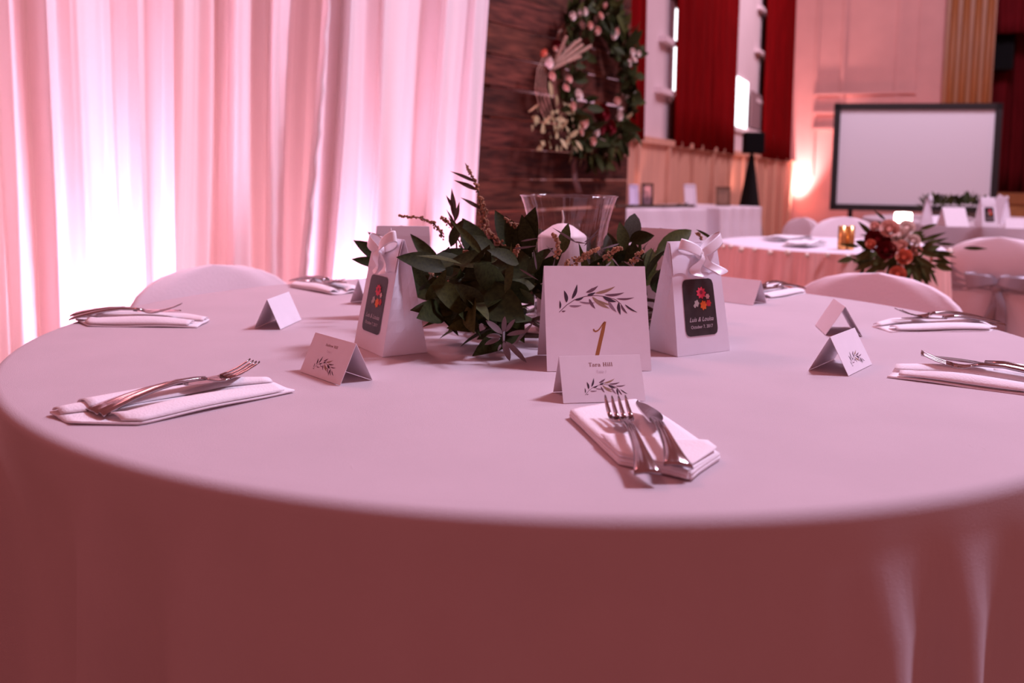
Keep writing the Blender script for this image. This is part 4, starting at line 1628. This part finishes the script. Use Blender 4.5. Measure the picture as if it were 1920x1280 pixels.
# ------------------------------------------------------------------ covered chairs
def covered_chair(label, loc, face, sash=False, h=0.785, bw=0.45, seatd=0.23, group='fabric-covered chairs'):
    """face: direction the sitter looks, degrees (world)"""
    t = thing('covered_chair', label, 'chair', (loc[0], loc[1], 0), R_(face - 90), group)
    f_ = R_(face)
    t.location = (loc[0] + math.cos(f_) * 0.225, loc[1] + math.sin(f_) * 0.225, 0)
    # back: front is +Y local, back panel at y<0
    g = MB()

    def hw(z_):
        if z_ < 0.62:
            return bw / 2 * lerp(1.02, 0.97, z_ / 0.62)
        q = (z_ - 0.62) / (h - 0.62)
        return bw / 2 * 0.97 * max(0.0, 1 - q ** 2.6) ** 0.5

    def back(u, v):
        z_ = h * (1 - (1 - v) ** 1.5)
        a = 2 * math.pi * u
        q = max(0, (z_ - 0.62) / (h - 0.62))
        ht = lerp(0.055, 0.024, min(1, z_ / h)) * (1 - 0.55 * q ** 3)
        cx, sx = math.cos(a), math.sin(a)
        x = hw(z_) * (abs(cx) ** 0.55) * (1 if cx > 0 else -1)
        y = ht * (abs(sx) ** 0.8) * (1 if sx > 0 else -1)
        wr = 0.004 * math.sin(a * 7 + z_ * 9) * (0.3 + 0.7 * (1 - z_ / h)) if q < 0.9 else 0
        lean = -0.19 - 0.10 * max(0, (z_ - 0.40)) + 0.03 * (1 - (x / (bw / 2)) ** 2) * -0.6
        return Vector((x, y + lean + wr, z_ + 0.003))
    g.grid(back, 56, 22, closed=True)
    o = g.build('back_cover', M_CHAIR, t, smooth=True)
    g = MB()

    def seat(u, v):
        a = 2 * math.pi * u
        cx, sx = math.cos(a), math.sin(a)
        k = 0.23
        if v < 0.25:
            q = v / 0.25
            return Vector((k * q * (abs(cx) ** 0.5) * (1 if cx > 0 else -1), (seatd - 0.20) + (seatd if sx > 0 else seatd) * q * (abs(sx) ** 0.5) * (1 if sx > 0 else -1), 0.46 - 0.01 * q))
        q = (v - 0.25) / 0.75
        kk = k + 0.012 + 0.02 * q + 0.012 * q * math.sin(a * 9)
        return Vector((kk * (abs(cx) ** 0.5) * (1 if cx > 0 else -1), (seatd - 0.20) + (kk - 0.23 + seatd) * (abs(sx) ** 0.5) * (1 if sx > 0 else -1), lerp(0.435, 0.004, q)))
    g.grid(seat, 60, 12, closed=True)
    g.build('seat_cover', M_CHAIR, t, smooth=True)
    if sash:
        zc = 0.625
        g = MB()

        def band(u, v):
            a = 2 * math.pi * u
            cx, sx = math.cos(a), math.sin(a)
            pinch = 1 - 0.55 * max(0, -sx) ** 6
            z_ = zc + 0.03 * abs(cx) + (v - 0.5) * 0.12 * pinch - 0.02 * max(0, -sx)
            x = (hw(z_) + 0.006) * (abs(cx) ** 0.55) * (1 if cx > 0 else -1)
            y = 0.042 * (abs(sx) ** 0.8) * (1 if sx > 0 else -1)
            return Vector((x, y - 0.215 + 0.003 * math.sin(v * 22 + 3 * cx), z_))
        g.grid(band, 48, 12, closed=True)
        g.build('sash_band', M_ORGANZA, t, smooth=True)
        b = bpy.data.objects.new('sash_bow', None)
        b.empty_display_size = 0.03
        col.objects.link(b)
        b.parent = t
        b.location = (0.0, -0.275, zc - 0.02)
        g = MB()
        g.ball((0, 0, 0), (0.022, 0.018, 0.026), 12, 8)
        g.build('knot', M_ORGANZA, b, smooth=True)
        for sx in (-1, 1):
            g = MB()
            pts, ws, wd = [], [], []
            for q in range(17):
                a = q / 16
                an = a * 2 * math.pi
                x = 0.052 * (1 - math.cos(an))
                pts.append(Vector((sx * x, -0.006 - 0.028 * math.sin(an), 0.02 - 0.25 * x + 0.02 * math.sin(math.pi * a))))
                ws.append(0.02 + 0.05 * math.sin(math.pi * a) ** 0.8)
                wd.append(Vector((sx * 0.25, 0.2 * math.sin(an), 1)).normalized())
            ribbon(g, pts, wd, ws)
            subd(solid(g.build('loop', M_ORGANZA, b, smooth=True, fix=False), 0.001), 1)
            g = MB()
            pts, ws, wd = [], [], []
            for q in range(12):
                a = q / 11
                pts.append(Vector((sx * 0.06 * a + 0.01 * math.sin(a * 8), -0.008 - 0.01 * math.sin(a * 5), -0.36 * a)))
                ws.append(0.02 + 0.06 * a ** 0.8)
                wd.append(Vector((1, 0.5 * math.sin(a * 6 + sx), 0.1)).normalized())
            ribbon(g, pts, wd, ws)
            subd(solid(g.build('tail', M_ORGANZA, b, smooth=True, fix=False), 0.001), 1)
    return t


def chair_at(px, d):
    p = plan(px, d)
    return p


pl_ = plan(402, 2.07)
covered_chair('white covered chair back rising behind the left napkins, by the drapes', pl_, math.degrees(math.atan2(-pl_.y, -pl_.x)), h=0.765, bw=0.46, seatd=0.09)
pr_ = plan(1652, 2.10)
covered_chair('pink-lit covered chair back just beyond the right napkin', pr_, math.degrees(math.atan2(-pr_.y, -pr_.x)), h=0.765, bw=0.47, seatd=0.09)
covered_chair('covered chair with a silver sash bow at the right edge', plan(1886, 3.25), 55, sash=True, h=0.785, bw=0.44)
covered_chair('small white covered chair behind the tulle-skirted table', plan(1590, 4.75), -80, h=0.785)
covered_chair('white chair seen side-on by the glowing wall uplight', plan(1508, 5.6), 200, h=0.74, bw=0.38)

# ------------------------------------------------------------------ sweetheart table with tulle skirt
SC = plan(1560, 3.28)
SR = 0.40
sw = thing('sweetheart_table', 'small round table with blush tulle skirt and beaded edge', 'table', (SC.x, SC.y, 0))
g = MB()
g.lathe([(0.0, TZ), (SR * 0.5, TZ), (SR - 0.006, TZ), (SR, TZ - 0.006), (SR, TZ - 0.03), (0, TZ - 0.03)], 64)
g.build('tabletop', M_WHITECL, sw, smooth=False)


def sk(u, v):
    a = 2 * math.pi * u
    rr = SR + 0.006 + 0.05 * v + (0.004 + 0.02 * v) * math.sin(a * 34 + math.sin(a * 5) * 2)
    return Vector((rr * math.cos(a), rr * math.sin(a), lerp(TZ - 0.004, 0.008, v)))


g = MB()
g.grid(sk, 240, 8, closed=True)
g.build('tulle_skirt', M_TULLE, sw, smooth=True)
for k in range(40):
    a = 2 * math.pi * k / 40
    if math.sin(a) > 0.55:
        continue
    g = MB()
    g.ball(((SR + 0.012) * math.cos(a), (SR + 0.012) * math.sin(a), TZ - 0.008 - 0.005 * (k % 2)), 0.008 + 0.003 * ((k * 7) % 3) / 2, 8, 6)
    g.build('edge_bead', M_PEARL, sw, smooth=True)
for i, (px, py) in enumerate(((1480, 452), (1510, 462))):
    p = onz(px, py, TZ)
    t = thing('paper_napkin', ('rumpled napkin farther back on the tulle-skirted table', 'rumpled napkin nearer on the tulle-skirted table')[i], 'napkin', (p.x, p.y, TZ + 0.0005), R_(20 + 30 * i), 'napkins on the sweetheart table')
    for j in range(3):
        g = MB()
        g.grid(lambda u, v: Vector((lerp(-0.1, 0.1, u) * (1 - .08 * j), lerp(-0.05, 0.05, v) * (1 - .08 * j), 0.002 + 0.006 * j + 0.004 * (1 + math.sin(7 * u + 3 * v + j + i)))), 10, 6)
        solid(g.build('fold', M_NAPKIN, t, smooth=True, fix=False), 0.001)
for i, px in enumerate((1578, 1593)):
    p = onz(px, 468, TZ)
    t = thing('candle_holder', ('gold glass candle holder, left of the pair by the bouquet', 'gold glass candle holder, right of the pair by the bouquet')[i], 'candle holder', (p.x, p.y, TZ + 0.0005), 0, 'gold candle holders on the sweetheart table')
    g = MB()
    g.lathe([(0.0, 0.0), (0.013, 0.0), (0.0145, 0.01), (0.0145, 0.082), (0.0132, 0.082), (0.0128, 0.012), (0.0, 0.01)], 20)
    g.build('cup', M_GOLDGL, t, smooth=True)
    g = MB()
    g.lathe([(0.0, 0.011), (0.0115, 0.011), (0.0115, 0.045), (0.0, 0.046)], 16)
    g.build('candle', M_WAX, t, smooth=True)
# glowing candle cup on a stand behind the bouquet
p = onz(1691, 452, TZ)
t = thing('candle_lantern', 'brightly glowing candle cup on a white stand behind the bouquet', 'candle', (p.x, p.y, TZ + 0.0005))
g = MB()
g.lathe([(0.0, 0.0), (0.035, 0.0), (0.036, 0.006), (0.010, 0.014), (0.009, 0.055), (0.02, 0.066), (0.036, 0.07), (0.036, 0.073), (0.0, 0.073)], 24)
g.build('stand', M_WHITECL, t, smooth=True)
g = MB()
g.lathe([(0.0, 0.073), (0.030, 0.073), (0.033, 0.08), (0.033, 0.108), (0.030, 0.114), (0.0, 0.116)], 24)
g.build('glowing_cup', M_GLOW, t, smooth=True)


# ------------------------------------------------------------------ flowers
def rose_mesh(name, mt, seed=0):
    r = random.Random(seed)
    g = MB()
    g.ball((0, 0, 0.1), (0.42, 0.42, 0.45), 8, 6)
    for ring, (n, rad, hh, op) in enumerate(((4, 0.42, 0.75, 0.1), (5, 0.62, 0.62, 0.35), (6, 0.82, 0.42, 0.75))):
        for k in range(n):
            a = 2 * math.pi * (k + 0.4 * ring) / n + r.uniform(-.15, .15)

            def fn(u, v):
                th = a + (u - 0.5) * 2 * math.pi / n * 1.25
                rr = rad * (0.55 + 0.45 * math.sin(v * 1.5)) + op * 0.25 * v * v
                z = -0.35 + (hh + 0.35) * v - 0.12 * (2 * u - 1) ** 2 * v
                return Vector((rr * math.cos(th), rr * math.sin(th), z))
            g.grid(fn, 3, 3)
    return g.mesh(name, mt, True)


ROSE = {'cream': rose_mesh('rose', M_ROSEC, 1), 'blush': rose_mesh('rose', M_ROSEW, 2), 'red': rose_mesh('rose', M_ROSER, 3), 'peach': rose_mesh('rose', M_ROSEP, 4)}


def put_rose(parent, kind, p, d, s_, name='rose'):
    o = link(name, ROSE[kind], parent)
    q = Vector(d).normalized().to_track_quat('Z', 'Y')
    o.matrix_basis = Matrix.LocRotScale(Vector(p), q, Vector((s_, s_, s_)))
    return o


# bouquet standing on the tulle table, towards the camera
bz = at(1682, 465, 2.92)
BQ = thing('flower_bouquet', 'loose bouquet of blush and dark red roses hanging off the tulle-skirted table', 'bouquet', bz)
tocam = (CAM - bz).normalized()
for (px, py, k, s_) in ((1646, 452, 'red', .040), (1662, 470, 'red', .030), (1668, 430, 'blush', .030), (1685, 440, 'cream', .030), (1700, 428, 'cream', .026), (1712, 452, 'cream', .022),
                        (1674, 466, 'blush', .022), (1695, 482, 'peach', .026), (1683, 514, 'peach', .026), (1633, 458, 'peach', .016), (1655, 437, 'cream', .020), (1718, 470, 'blush', .018), (1690, 460, 'blush', .018), (1640, 425, 'blush', .016)):
    p = at(px, py, 2.76 + 0.02 * ((px * 7) % 3)) - bz
    put_rose(BQ, k, p, tocam + Vector((0, 0, 0.4)) + p * 2, s_)
r3 = random.Random(12)
for i in range(135):
    px, py = r3.gauss(1684, 34), r3.gauss(474, 26)
    a = at(px, py, 2.845 + r3.uniform(-.02, .02)) - bz
    cx, cy = px - 1685, py - 462
    d = Rt * (cx / 40 + r3.gauss(0, .6)) - Up * (cy / 40 + r3.gauss(0, .6)) + tocam * r3.uniform(0, .9)
    d.normalize()
    tx, ty = px + d.dot(Rt) * 0.06 * FPX / 2.84, py - d.dot(Up) * 0.06 * FPX / 2.84
    if ty < 424 and 1655 < tx < 1728:
        continue
    if r3.random() < 0.6:
        put_leaf(BQ, LEAF_B if r3.random() < .75 else LEAF_M, a, d, r3.uniform(.035, .065), tocam)
    else:
        put_leaf(BQ, LEAF_L, a, d, r3.uniform(.05, .09), tocam)
for (x0, y0, x1, y1) in ((1718, 468, 1760, 482), (1716, 480, 1756, 504), (1712, 452, 1748, 446), (1728, 490, 1745, 528), (1715, 500, 1728, 535), (1640, 490, 1606, 505), (1630, 470, 1604, 490), (1635, 440, 1612, 418), (1725, 430, 1756, 420)):
    a, b = at(x0, y0, 2.82) - bz, at(x1, y1, 2.80) - bz
    put_leaf(BQ, LEAF_B, a, b - a, (b - a).length * 1.05, tocam, .7)
g = MB()
for i in range(9):
    a = at(1685 + 6 * (i - 4), 470, 2.9) - bz
    g.tube([a, a * 0.5 + Vector((0, 0, -0.02)), Vector((0.01 * (i - 4), 0.02, -0.06))], 0.003, 5)
g.build('stems', M_STEM, BQ)

# ------------------------------------------------------------------ second guest table on the right
GC2 = plan(1868, 5.45)
round_cloth('round_tablecloth', 'blush tablecloth on the farther round table at the right', (GC2.x, GC2.y), 0.762, M_CLOTH, 20, 0.07, 9, nA=160)


def on2(px, py):
    return onz(px, py, TZ)


p = on2(1848, 424)
gb = gift_box((p.x, p.y), 15, 'white gift box with dark sticker on the farther round table', bow=False, sticker=True)
p = on2(1737, 422)
gift_box((p.x, p.y), 70, 'plain white gift box at the left edge of the farther round table', bow=True, sticker=False)
p = on2(1875, 419)
gift_box((p.x, p.y), 100, 'slim white gift box at the right on the farther round table', bow=True, sticker=False)
p = on2(1786, 424)
t = thing('table_number_card', 'white tent card in front of greenery on the farther round table', 'table number', (p.x, p.y, TZ + 0.0004), R_(6))
tent(t, 0.125, 0.10, 0.10, 0.0006)
p = on2(1745, 424)
for i, (px, py, az) in enumerate(((1752, 421, 30), (1902, 428, -20))):
    p = on2(px, py)
    t = thing('place_card', ('tiny name card at the left of the farther round table', 'tiny name card at the far right of the farther round table')[i], 'place card', (p.x, p.y, TZ + 0.0004), R_(az), 'name cards on the farther table')
    tent(t, 0.09, 0.05, 0.05)
p = plan(1800, 5.5)
G2 = thing('greenery_wreath', 'greenery wreath in the middle of the farther round table', 'centerpiece', (p.x, p.y, TZ + 0.0005))
r4 = random.Random(5)
g = MB()
for q in range(4):
    g.tube([((0.15 + .02 * math.sin(3 * a + q)) * math.cos(a), (0.15 + .02 * math.sin(3 * a + q)) * math.sin(a), 0.03 + .012 * math.sin(4 * a + q)) for a in [2 * math.pi * i / 30 for i in range(31)]], 0.004, 5)
g.build('twig_ring', M_STEM, G2)
for i in range(120):
    th, ph = r4.uniform(0, 6.283), r4.uniform(-.2, 2.4)
    rr = 0.15 + .05 * math.cos(ph)
    b = Vector((rr * math.cos(th), rr * math.sin(th), 0.05 + 0.05 * math.sin(ph)))
    d = Vector((math.cos(th) * math.cos(ph), math.sin(th) * math.cos(ph), abs(math.sin(ph)))) + Vector((r4.gauss(0, .5), r4.gauss(0, .5), r4.uniform(0, .5)))
    put_leaf(G2, (LEAF_D, LEAF_M, LEAF_L)[i % 3], b, d, r4.uniform(.05, .095))
# ------------------------------------------------------------------ projection screen
S0, S1 = at(1560, 292, 10.9), at(1873, 300, 10.5)
sx_ = Vector((S1.x - S0.x, S1.y - S0.y))
SWd = sx_.length
PS = thing('projection_screen', 'large white projection screen with black border in front of the stage wall', 'projection screen', (S0.x, S0.y, 0), math.atan2(sx_.y, sx_.x))
z0s, z1s = heightat(Vector((S0.x, S0.y)), 393), heightat(Vector((S0.x, S0.y)), 194)
fr = 0.075
g = MB()
g.box((SWd / 2, 0.0, (z0s + z1s) / 2), (SWd - fr, 0.01, z1s - z0s - fr))
g.build('screen_fabric', M_SCREEN, PS)
for (cx, cz, dx, dz) in ((SWd / 2, z0s + fr / 2, SWd, fr), (SWd / 2, z1s - fr / 2, SWd, fr), (fr / 2, (z0s + z1s) / 2, fr, z1s - z0s), (SWd - fr / 2, (z0s + z1s) / 2, fr, z1s - z0s)):
    g = MB()
    g.box((cx, -0.012, cz), (dx, 0.03, dz))
    g.build('border', M_FRAME, PS)
for xx in (0.25, SWd - 0.25):
    g = MB()
    g.box((xx, 0.02, z0s / 2), (0.05, 0.03, z0s))
    g.box((xx, 0.02, 0.02), (0.05, 0.7, 0.04))
    g.build('leg', M_BLACK, PS)

# ------------------------------------------------------------------ loudspeaker on its stand
LP = plan(1408, 9.4)
zs0, zs1 = heightat(LP, 288), heightat(LP, 249)
t = thing('speaker_stand', 'speaker stand under a black tapering cover in the hall corner', 'speaker stand', (LP.x, LP.y, 0), 0.3)
g = MB()
g.tube([(0, 0, 0.02), (0, 0, zs0)], 0.02, 8)
g.build('pole', M_BLACK, t)
g = MB()
zt_ = zs0 - 0.02


def scr(u, v):
    a = 2 * math.pi * u
    rr = lerp(0.21, 0.025, v) * (1 + 0.05 * math.sin(3 * a))
    return Vector((rr * math.cos(a), rr * math.sin(a), lerp(0.01, zt_, v)))


g.grid(scr, 36, 6, closed=True)
g.build('cover', M_BLACK, t, smooth=True)
t = thing('loudspeaker', 'black loudspeaker on top of the covered stand', 'loudspeaker', (LP.x, LP.y, zs0 + 0.002), math.atan2(Rt.y, Rt.x))
g = MB()
g.slab([(-0.108, -0.11), (0.108, -0.11), (0.08, 0.11), (-0.08, 0.11)], 0, zs1 - zs0)
bevel(g.build('cabinet', M_BLACK, t), 0.01)
g = MB()
g.box((0, -0.113, (zs1 - zs0) / 2), (0.19, 0.012, (zs1 - zs0) * 0.88))
g.build('grille', MATS['speaker_grille'], t)

# ------------------------------------------------------------------ long display tables with framed pictures
def draped_table(label, A, B, depth_, seed, group, z_top=TZ):
    d = (B - A).normalized()
    n = Vector((-d.y, d.x))
    if n.dot(Vector((CAM.x, CAM.y)) - A) > 0:
        n = -n                                   # away from the camera
    L = (B - A).length
    r = random.Random(seed)
    g = MB()
    corners = [A, B, B + n * depth_, A + n * depth_]
    # outline with rounded corners
    out = []
    for i in range(4):
        p, q = corners[i], corners[(i + 1) % 4]
        m_ = 26 if i % 2 == 0 else 12
        for k in range(m_):
            out.append(p.lerp(q, (k + 0.02) / m_))
    N = len(out)
    cen = (A + B) / 2 + n * depth_ / 2
    rows = [(z_top, 0.0, 1.0), (z_top - 0.012, 0.008, 1.0), (z_top - 0.1, 0.01, 1.0), (0.40, 0.03, 1.0), (0.01, 0.06, 1.0)]
    vs, fs = [Vector((cen.x, cen.y, z_top))], []
    for j, (zz, off, _) in enumerate(rows):
        for k, p in enumerate(out):
            dr = (p - cen).normalized()
            o = off + (0.02 * j / 4) * math.sin(k * 1.1 + seed)
            q = p + dr * o
            vs.append(Vector((q.x, q.y, zz)))
    for k in range(N):
        fs.append((0, 1 + k, 1 + (k + 1) % N))
    for j in range(len(rows) - 1):
        for k in range(N):
            a, b = 1 + j * N + k, 1 + j * N + (k + 1) % N
            fs.append((a, a + N, b + N, b))
    g.add(vs, fs)
    o = g.build('display_table', M_WHITECL, smooth=False)
    return tag(o, label, 'table', group), d, n


A1, B1 = plan(1128, 6.25), plan(1328, 6.75)
dt1, dd1, dn1 = draped_table('white draped display table holding the picture frames', A1, B1, 0.70, 1, 'draped display tables by the side wall')
A2, B2 = plan(1352, 6.95), plan(1430, 7.35)
dt2, dd2, dn2 = draped_table('second white draped display table, nearer the hall corner', A2, B2, 0.70, 2, 'draped display tables by the side wall')
# dark evergreen garland along the first table
ga = A1 + dn1 * 0.10
GR = thing('evergreen_garland', 'dark evergreen garland lying along the display table', 'garland', (ga.x, ga.y, TZ + 0.001), math.atan2(dd1.y, dd1.x))
Lg = (B1 - A1).length
g = MB()
g.tube([(Lg * i / 12, 0.05 + 0.02 * math.sin(i * 1.3), 0.014) for i in range(13)], 0.012, 6)
g.build('core', M_STEM, GR)
r5 = random.Random(8)
for i in range(110):
    x = r5.uniform(0.02, Lg * 0.97)
    put_leaf(GR, LEAF_D, (x, 0.05 + r5.uniform(-.02, .02), 0.014), (r5.gauss(0, 1), r5.gauss(-0.3, .7), r5.uniform(0.0, .35)), r5.uniform(.03, .055))


def picture(label, px, d, py0, py1, wpx, mt_f, mt_in, lean=12, yawoff=0.0):
    p = plan(px, d)
    z1_ = heightat(p, py0)
    H = z1_ - TZ
    W = wpx / FPX * d
    t = thing('picture_frame', label, 'picture frame', (p.x, p.y, TZ + 0.002), math.atan2(dd1.y, dd1.x) + yawoff, 'pictures on the display tables')
    t.rotation_euler = (R_(-lean), 0, math.atan2(Rt.y, Rt.x) + yawoff)
    b = 0.014
    g = MB()
    g.box((0, 0.004, H / 2), (W - b, 0.004, H - b))
    g.build('picture', mt_in, t)
    for (cx, cz, dx, dz) in ((0, b / 2, W, b), (0, H - b / 2, W, b), (-W / 2 + b / 2, H / 2, b, H), (W / 2 - b / 2, H / 2, b, H)):
        g = MB()
        g.box((cx, 0, cz), (dx, 0.014, dz))
        g.build('frame_bar', mt_f, t)
    g = MB()
    g.box((0, 0.035, H * 0.33), (W * 0.3, 0.006, H * 0.66), Matrix.Rotation(R_(24), 3, 'X'))
    g.build('easel_leg', mt_f, t)
    return t


picture('pale lavender card in a white frame at the left of the display table', 1190, 6.75, 346, 388, 18, M_LAVF, M_LAVF, 8, 0.15)
picture('dark framed photograph beside the lavender card', 1215, 6.9, 344, 388, 22, M_BLACK, M_PHOTO, 8, -0.1)
picture('white framed print leaning near the middle of the display table', 1297, 7.1, 345, 384, 24, M_WHITECL, M_WHITECL, 10, 0.3)
picture('brown wooden frame at the gap between the display tables', 1358, 7.35, 350, 384, 27, M_BROWNF, mat('sepia_print', (0.25, 0.13, 0.08), 0.6, var=0.3, vscale=12), 6, 0.05)

# ------------------------------------------------------------------ wreath hanging on the planks
tc_ = tw(1084)
wc = wp(tc_, 0.06, 0)
zc = heightat(Vector((wc.x, wc.y)), 150)
HW = thing('hanging_wreath', 'big flower and greenery wreath hanging on the plank backdrop', 'wreath', (wc.x, wc.y, zc), math.atan2(WD.y, WD.x))
HW_inv = Matrix.Translation(HW.location) @ Matrix.Rotation(math.atan2(WD.y, WD.x), 4, 'Z')
HW_inv = HW_inv.inverted()
RX, RZ = 0.34, 0.36
g = MB()
r6 = random.Random(4)
for q in range(14):
    pts = []
    a0 = r6.uniform(0, 6.28)
    for i in range(49):
        a = 2 * math.pi * i / 48 + a0
        k = 1 + 0.10 * math.sin(2 * a + q) * (q % 3) / 2 + r6.uniform(-.02, .02)
        pts.append((RX * k * math.cos(a), -0.01 - 0.02 * math.sin(3 * a + q * 2), RZ * k * math.sin(a)))
    g.tube(pts, 0.006, 5)
g.build('grapevine_ring', M_TWIG, HW)


def hwp(px, py, off=0.10):
    """pixel -> wreath-local point a little proud of the planks"""
    r = Fw + Rt * ((px - 960) / FPX) - Up * ((py - CYP) / FPX)
    q = W0 + WN * off
    o = Vector((CAM.x, CAM.y))
    dr = Vector((r.x, r.y))
    den = dr.x * (-WD.y) + dr.y * WD.x
    t_ = ((q - o).x * (-WD.y) + (q - o).y * WD.x) / den
    return HW_inv @ (CAM + r * t_)


out_l = Vector((0, -1, 0))                     # away from the planks, wreath-local
for i in range(300):                           # dark foliage all around the ring
    a = r6.uniform(0, 2 * math.pi)
    if math.cos(a) < -0.55 and abs(math.sin(a)) < 0.55 and r6.random() < 0.6:
        continue
    k = r6.gauss(1.0, 0.13)
    b = Vector((RX * k * math.cos(a), -r6.uniform(0.01, 0.06), RZ * k * math.sin(a)))
    d = Vector((math.cos(a) * r6.gauss(.5, .8), -r6.uniform(.1, .9), math.sin(a) * r6.gauss(.5, .8))) + Vector((-math.sin(a), 0, math.cos(a))) * r6.gauss(0, .9)
    put_leaf(HW, LEAF_D if i % 3 else LEAF_M, b, d, r6.uniform(.07, .13), out_l + Vector((r6.gauss(0, .4), 0, r6.gauss(0, .4))))
for i in range(80):                            # leaves crowding the inside of the ring
    a = r6.uniform(-0.4, 2 * math.pi - 0.9)
    k = r6.uniform(0.58, 0.9)
    b = Vector((RX * k * math.cos(a), -r6.uniform(0.02, 0.07), RZ * k * math.sin(a)))
    d = Vector((math.cos(a) * r6.gauss(-.2, .8), -r6.uniform(.1, .7), math.sin(a) * r6.gauss(0, .8)))
    put_leaf(HW, LEAF_D, b, d, r6.uniform(.07, .12), out_l + Vector((r6.gauss(0, .4), 0, r6.gauss(0, .4))), 1.0, 'inner_leaf')
for q in range(4):                             # bare vine loops on the left
    g = MB()
    g.tube([hwp(1024 + 6 * q, 96 + 4 * q, .10), hwp(1008 + 5 * q, 130, .13), hwp(1004 + 6 * q, 165, .14), hwp(1010 + 7 * q, 195, .13), hwp(1022 + 6 * q, 225, .10)], 0.003, 5)
    g.build('vine_loop', M_TWIG, HW)
for i in range(34):                            # dried pale sprig cluster low on the ring
    b = hwp(r6.gauss(1048, 24), r6.gauss(236, 20), .13)
    put_leaf(HW, LEAF_Y, b, Vector((r6.gauss(-.5, .6), -.5, r6.gauss(-.2, .6))), r6.uniform(.04, .075), out_l, 1.0, 'pale_leaf')
for (px, py) in ((990, 210), (1000, 222), (1006, 202), (1012, 228), (1022, 236), (1030, 250), (1018, 215), (1038, 232), (1034, 185), (1044, 200), (1050, 215), (1055, 190), (1028, 262), (1042, 258), (1062, 250), (1070, 265), (1052, 275), (1082, 280), (1155, 230), (1165, 245), (1170, 225), (1160, 262), (1120, 292), (1098, 296)):
    b = hwp(px, py)                            # pale gold leaves low on the left
    put_leaf(HW, LEAF_Y, b, Vector((r6.gauss(-.5, .6), -.5, r6.gauss(-.1, .6))), r6.uniform(.05, .09), out_l)
for (px, py, k, s_) in ((1072, 30, 'cream', .022), (1086, 24, 'cream', .020), (1095, 22, 'cream', .020), (1090, 45, 'cream', .024), (1105, 48, 'blush', .020), (1118, 58, 'blush', .022), (1125, 30, 'blush', .020),
                        (1133, 10, 'blush', .02), (1150, 65, 'cream', .026), (1155, 60, 'blush', .02), (1184, 98, 'cream', .022), (1195, 100, 'cream', .02), (1178, 118, 'cream', .022), (1188, 112, 'cream', .02),
                        (1028, 118, 'cream', .030), (1033, 143, 'blush', .022), (1065, 148, 'blush', .022), (1060, 165, 'blush', .022), (1083, 178, 'cream', .028), (1072, 200, 'blush', .024),
                        (1092, 230, 'blush', .030), (1088, 248, 'blush', .02), (1117, 248, 'cream', .024), (1110, 265, 'blush', .022), (1128, 268, 'cream', .022), (1156, 190, 'blush', .022), (1162, 205, 'cream', .02),
                        (1160, 218, 'cream', .024), (1185, 168, 'cream', .02), (1018, 98, 'peach', .02), (1040, 92, 'blush', .014)):
    put_rose(HW, k, hwp(px, py, 0.14), (r6.gauss(-.3, .3), -1, r6.gauss(0, .3)), s_)
for (px, py, s_) in ((1125, 215, .055), (1140, 240, .045), (1122, 238, .04), (1042, 88, .034)):
    put_rose(HW, 'red', hwp(px, py, 0.12), (-.2, -1, 0.1), s_)
for (x0, y0, x1, y1) in ((1040, 118, 1062, 68), (1042, 118, 1080, 78), (1044, 120, 1092, 84), (1048, 122, 1108, 86), (1040, 125, 1088, 106), (1036, 130, 1058, 118), (1046, 112, 1088, 74)):
    g = MB()                                   # fan of little sticks
    g.tube([hwp(x0, y0, .13), hwp(x1, y1, .16)], 0.0085, 6)
    g.build('stick', M_TWIG, HW)
for i in range(9):                              # long tail sprays under the ring
    g = MB()
    x = 1075 + 8 * i
    g.tube([hwp(x, 265, .10), hwp(x - 4 + 2 * i, 295, .09), hwp(x + 2 * (i - 4), 315 - abs(i - 3) * 3, .08)], [0.004, 0.003, 0.001], 5)
    g.build('hanging_sprig', M_TWIG if i % 2 else M_LEAFY, HW)
g = MB()
ribbon(g, [hwp(1082, 285, .07), hwp(1076, 310, .06), hwp(1078, 335, .055), hwp(1086, 362, .055)], Vector((1, 0, 0)), [0.03, 0.045, 0.05, 0.06])
solid(g.build('ribbon_tail', mat('taupe_ribbon', (0.22, 0.13, 0.12), 0.6), HW, smooth=True, fix=False), 0.001)
g = MB()
g.tube([(0, 0.02, RZ), (0, 0.045, RZ + 0.25)], 0.003, 5)
g.build('hanging_wire', M_STEM, HW)
#REST#
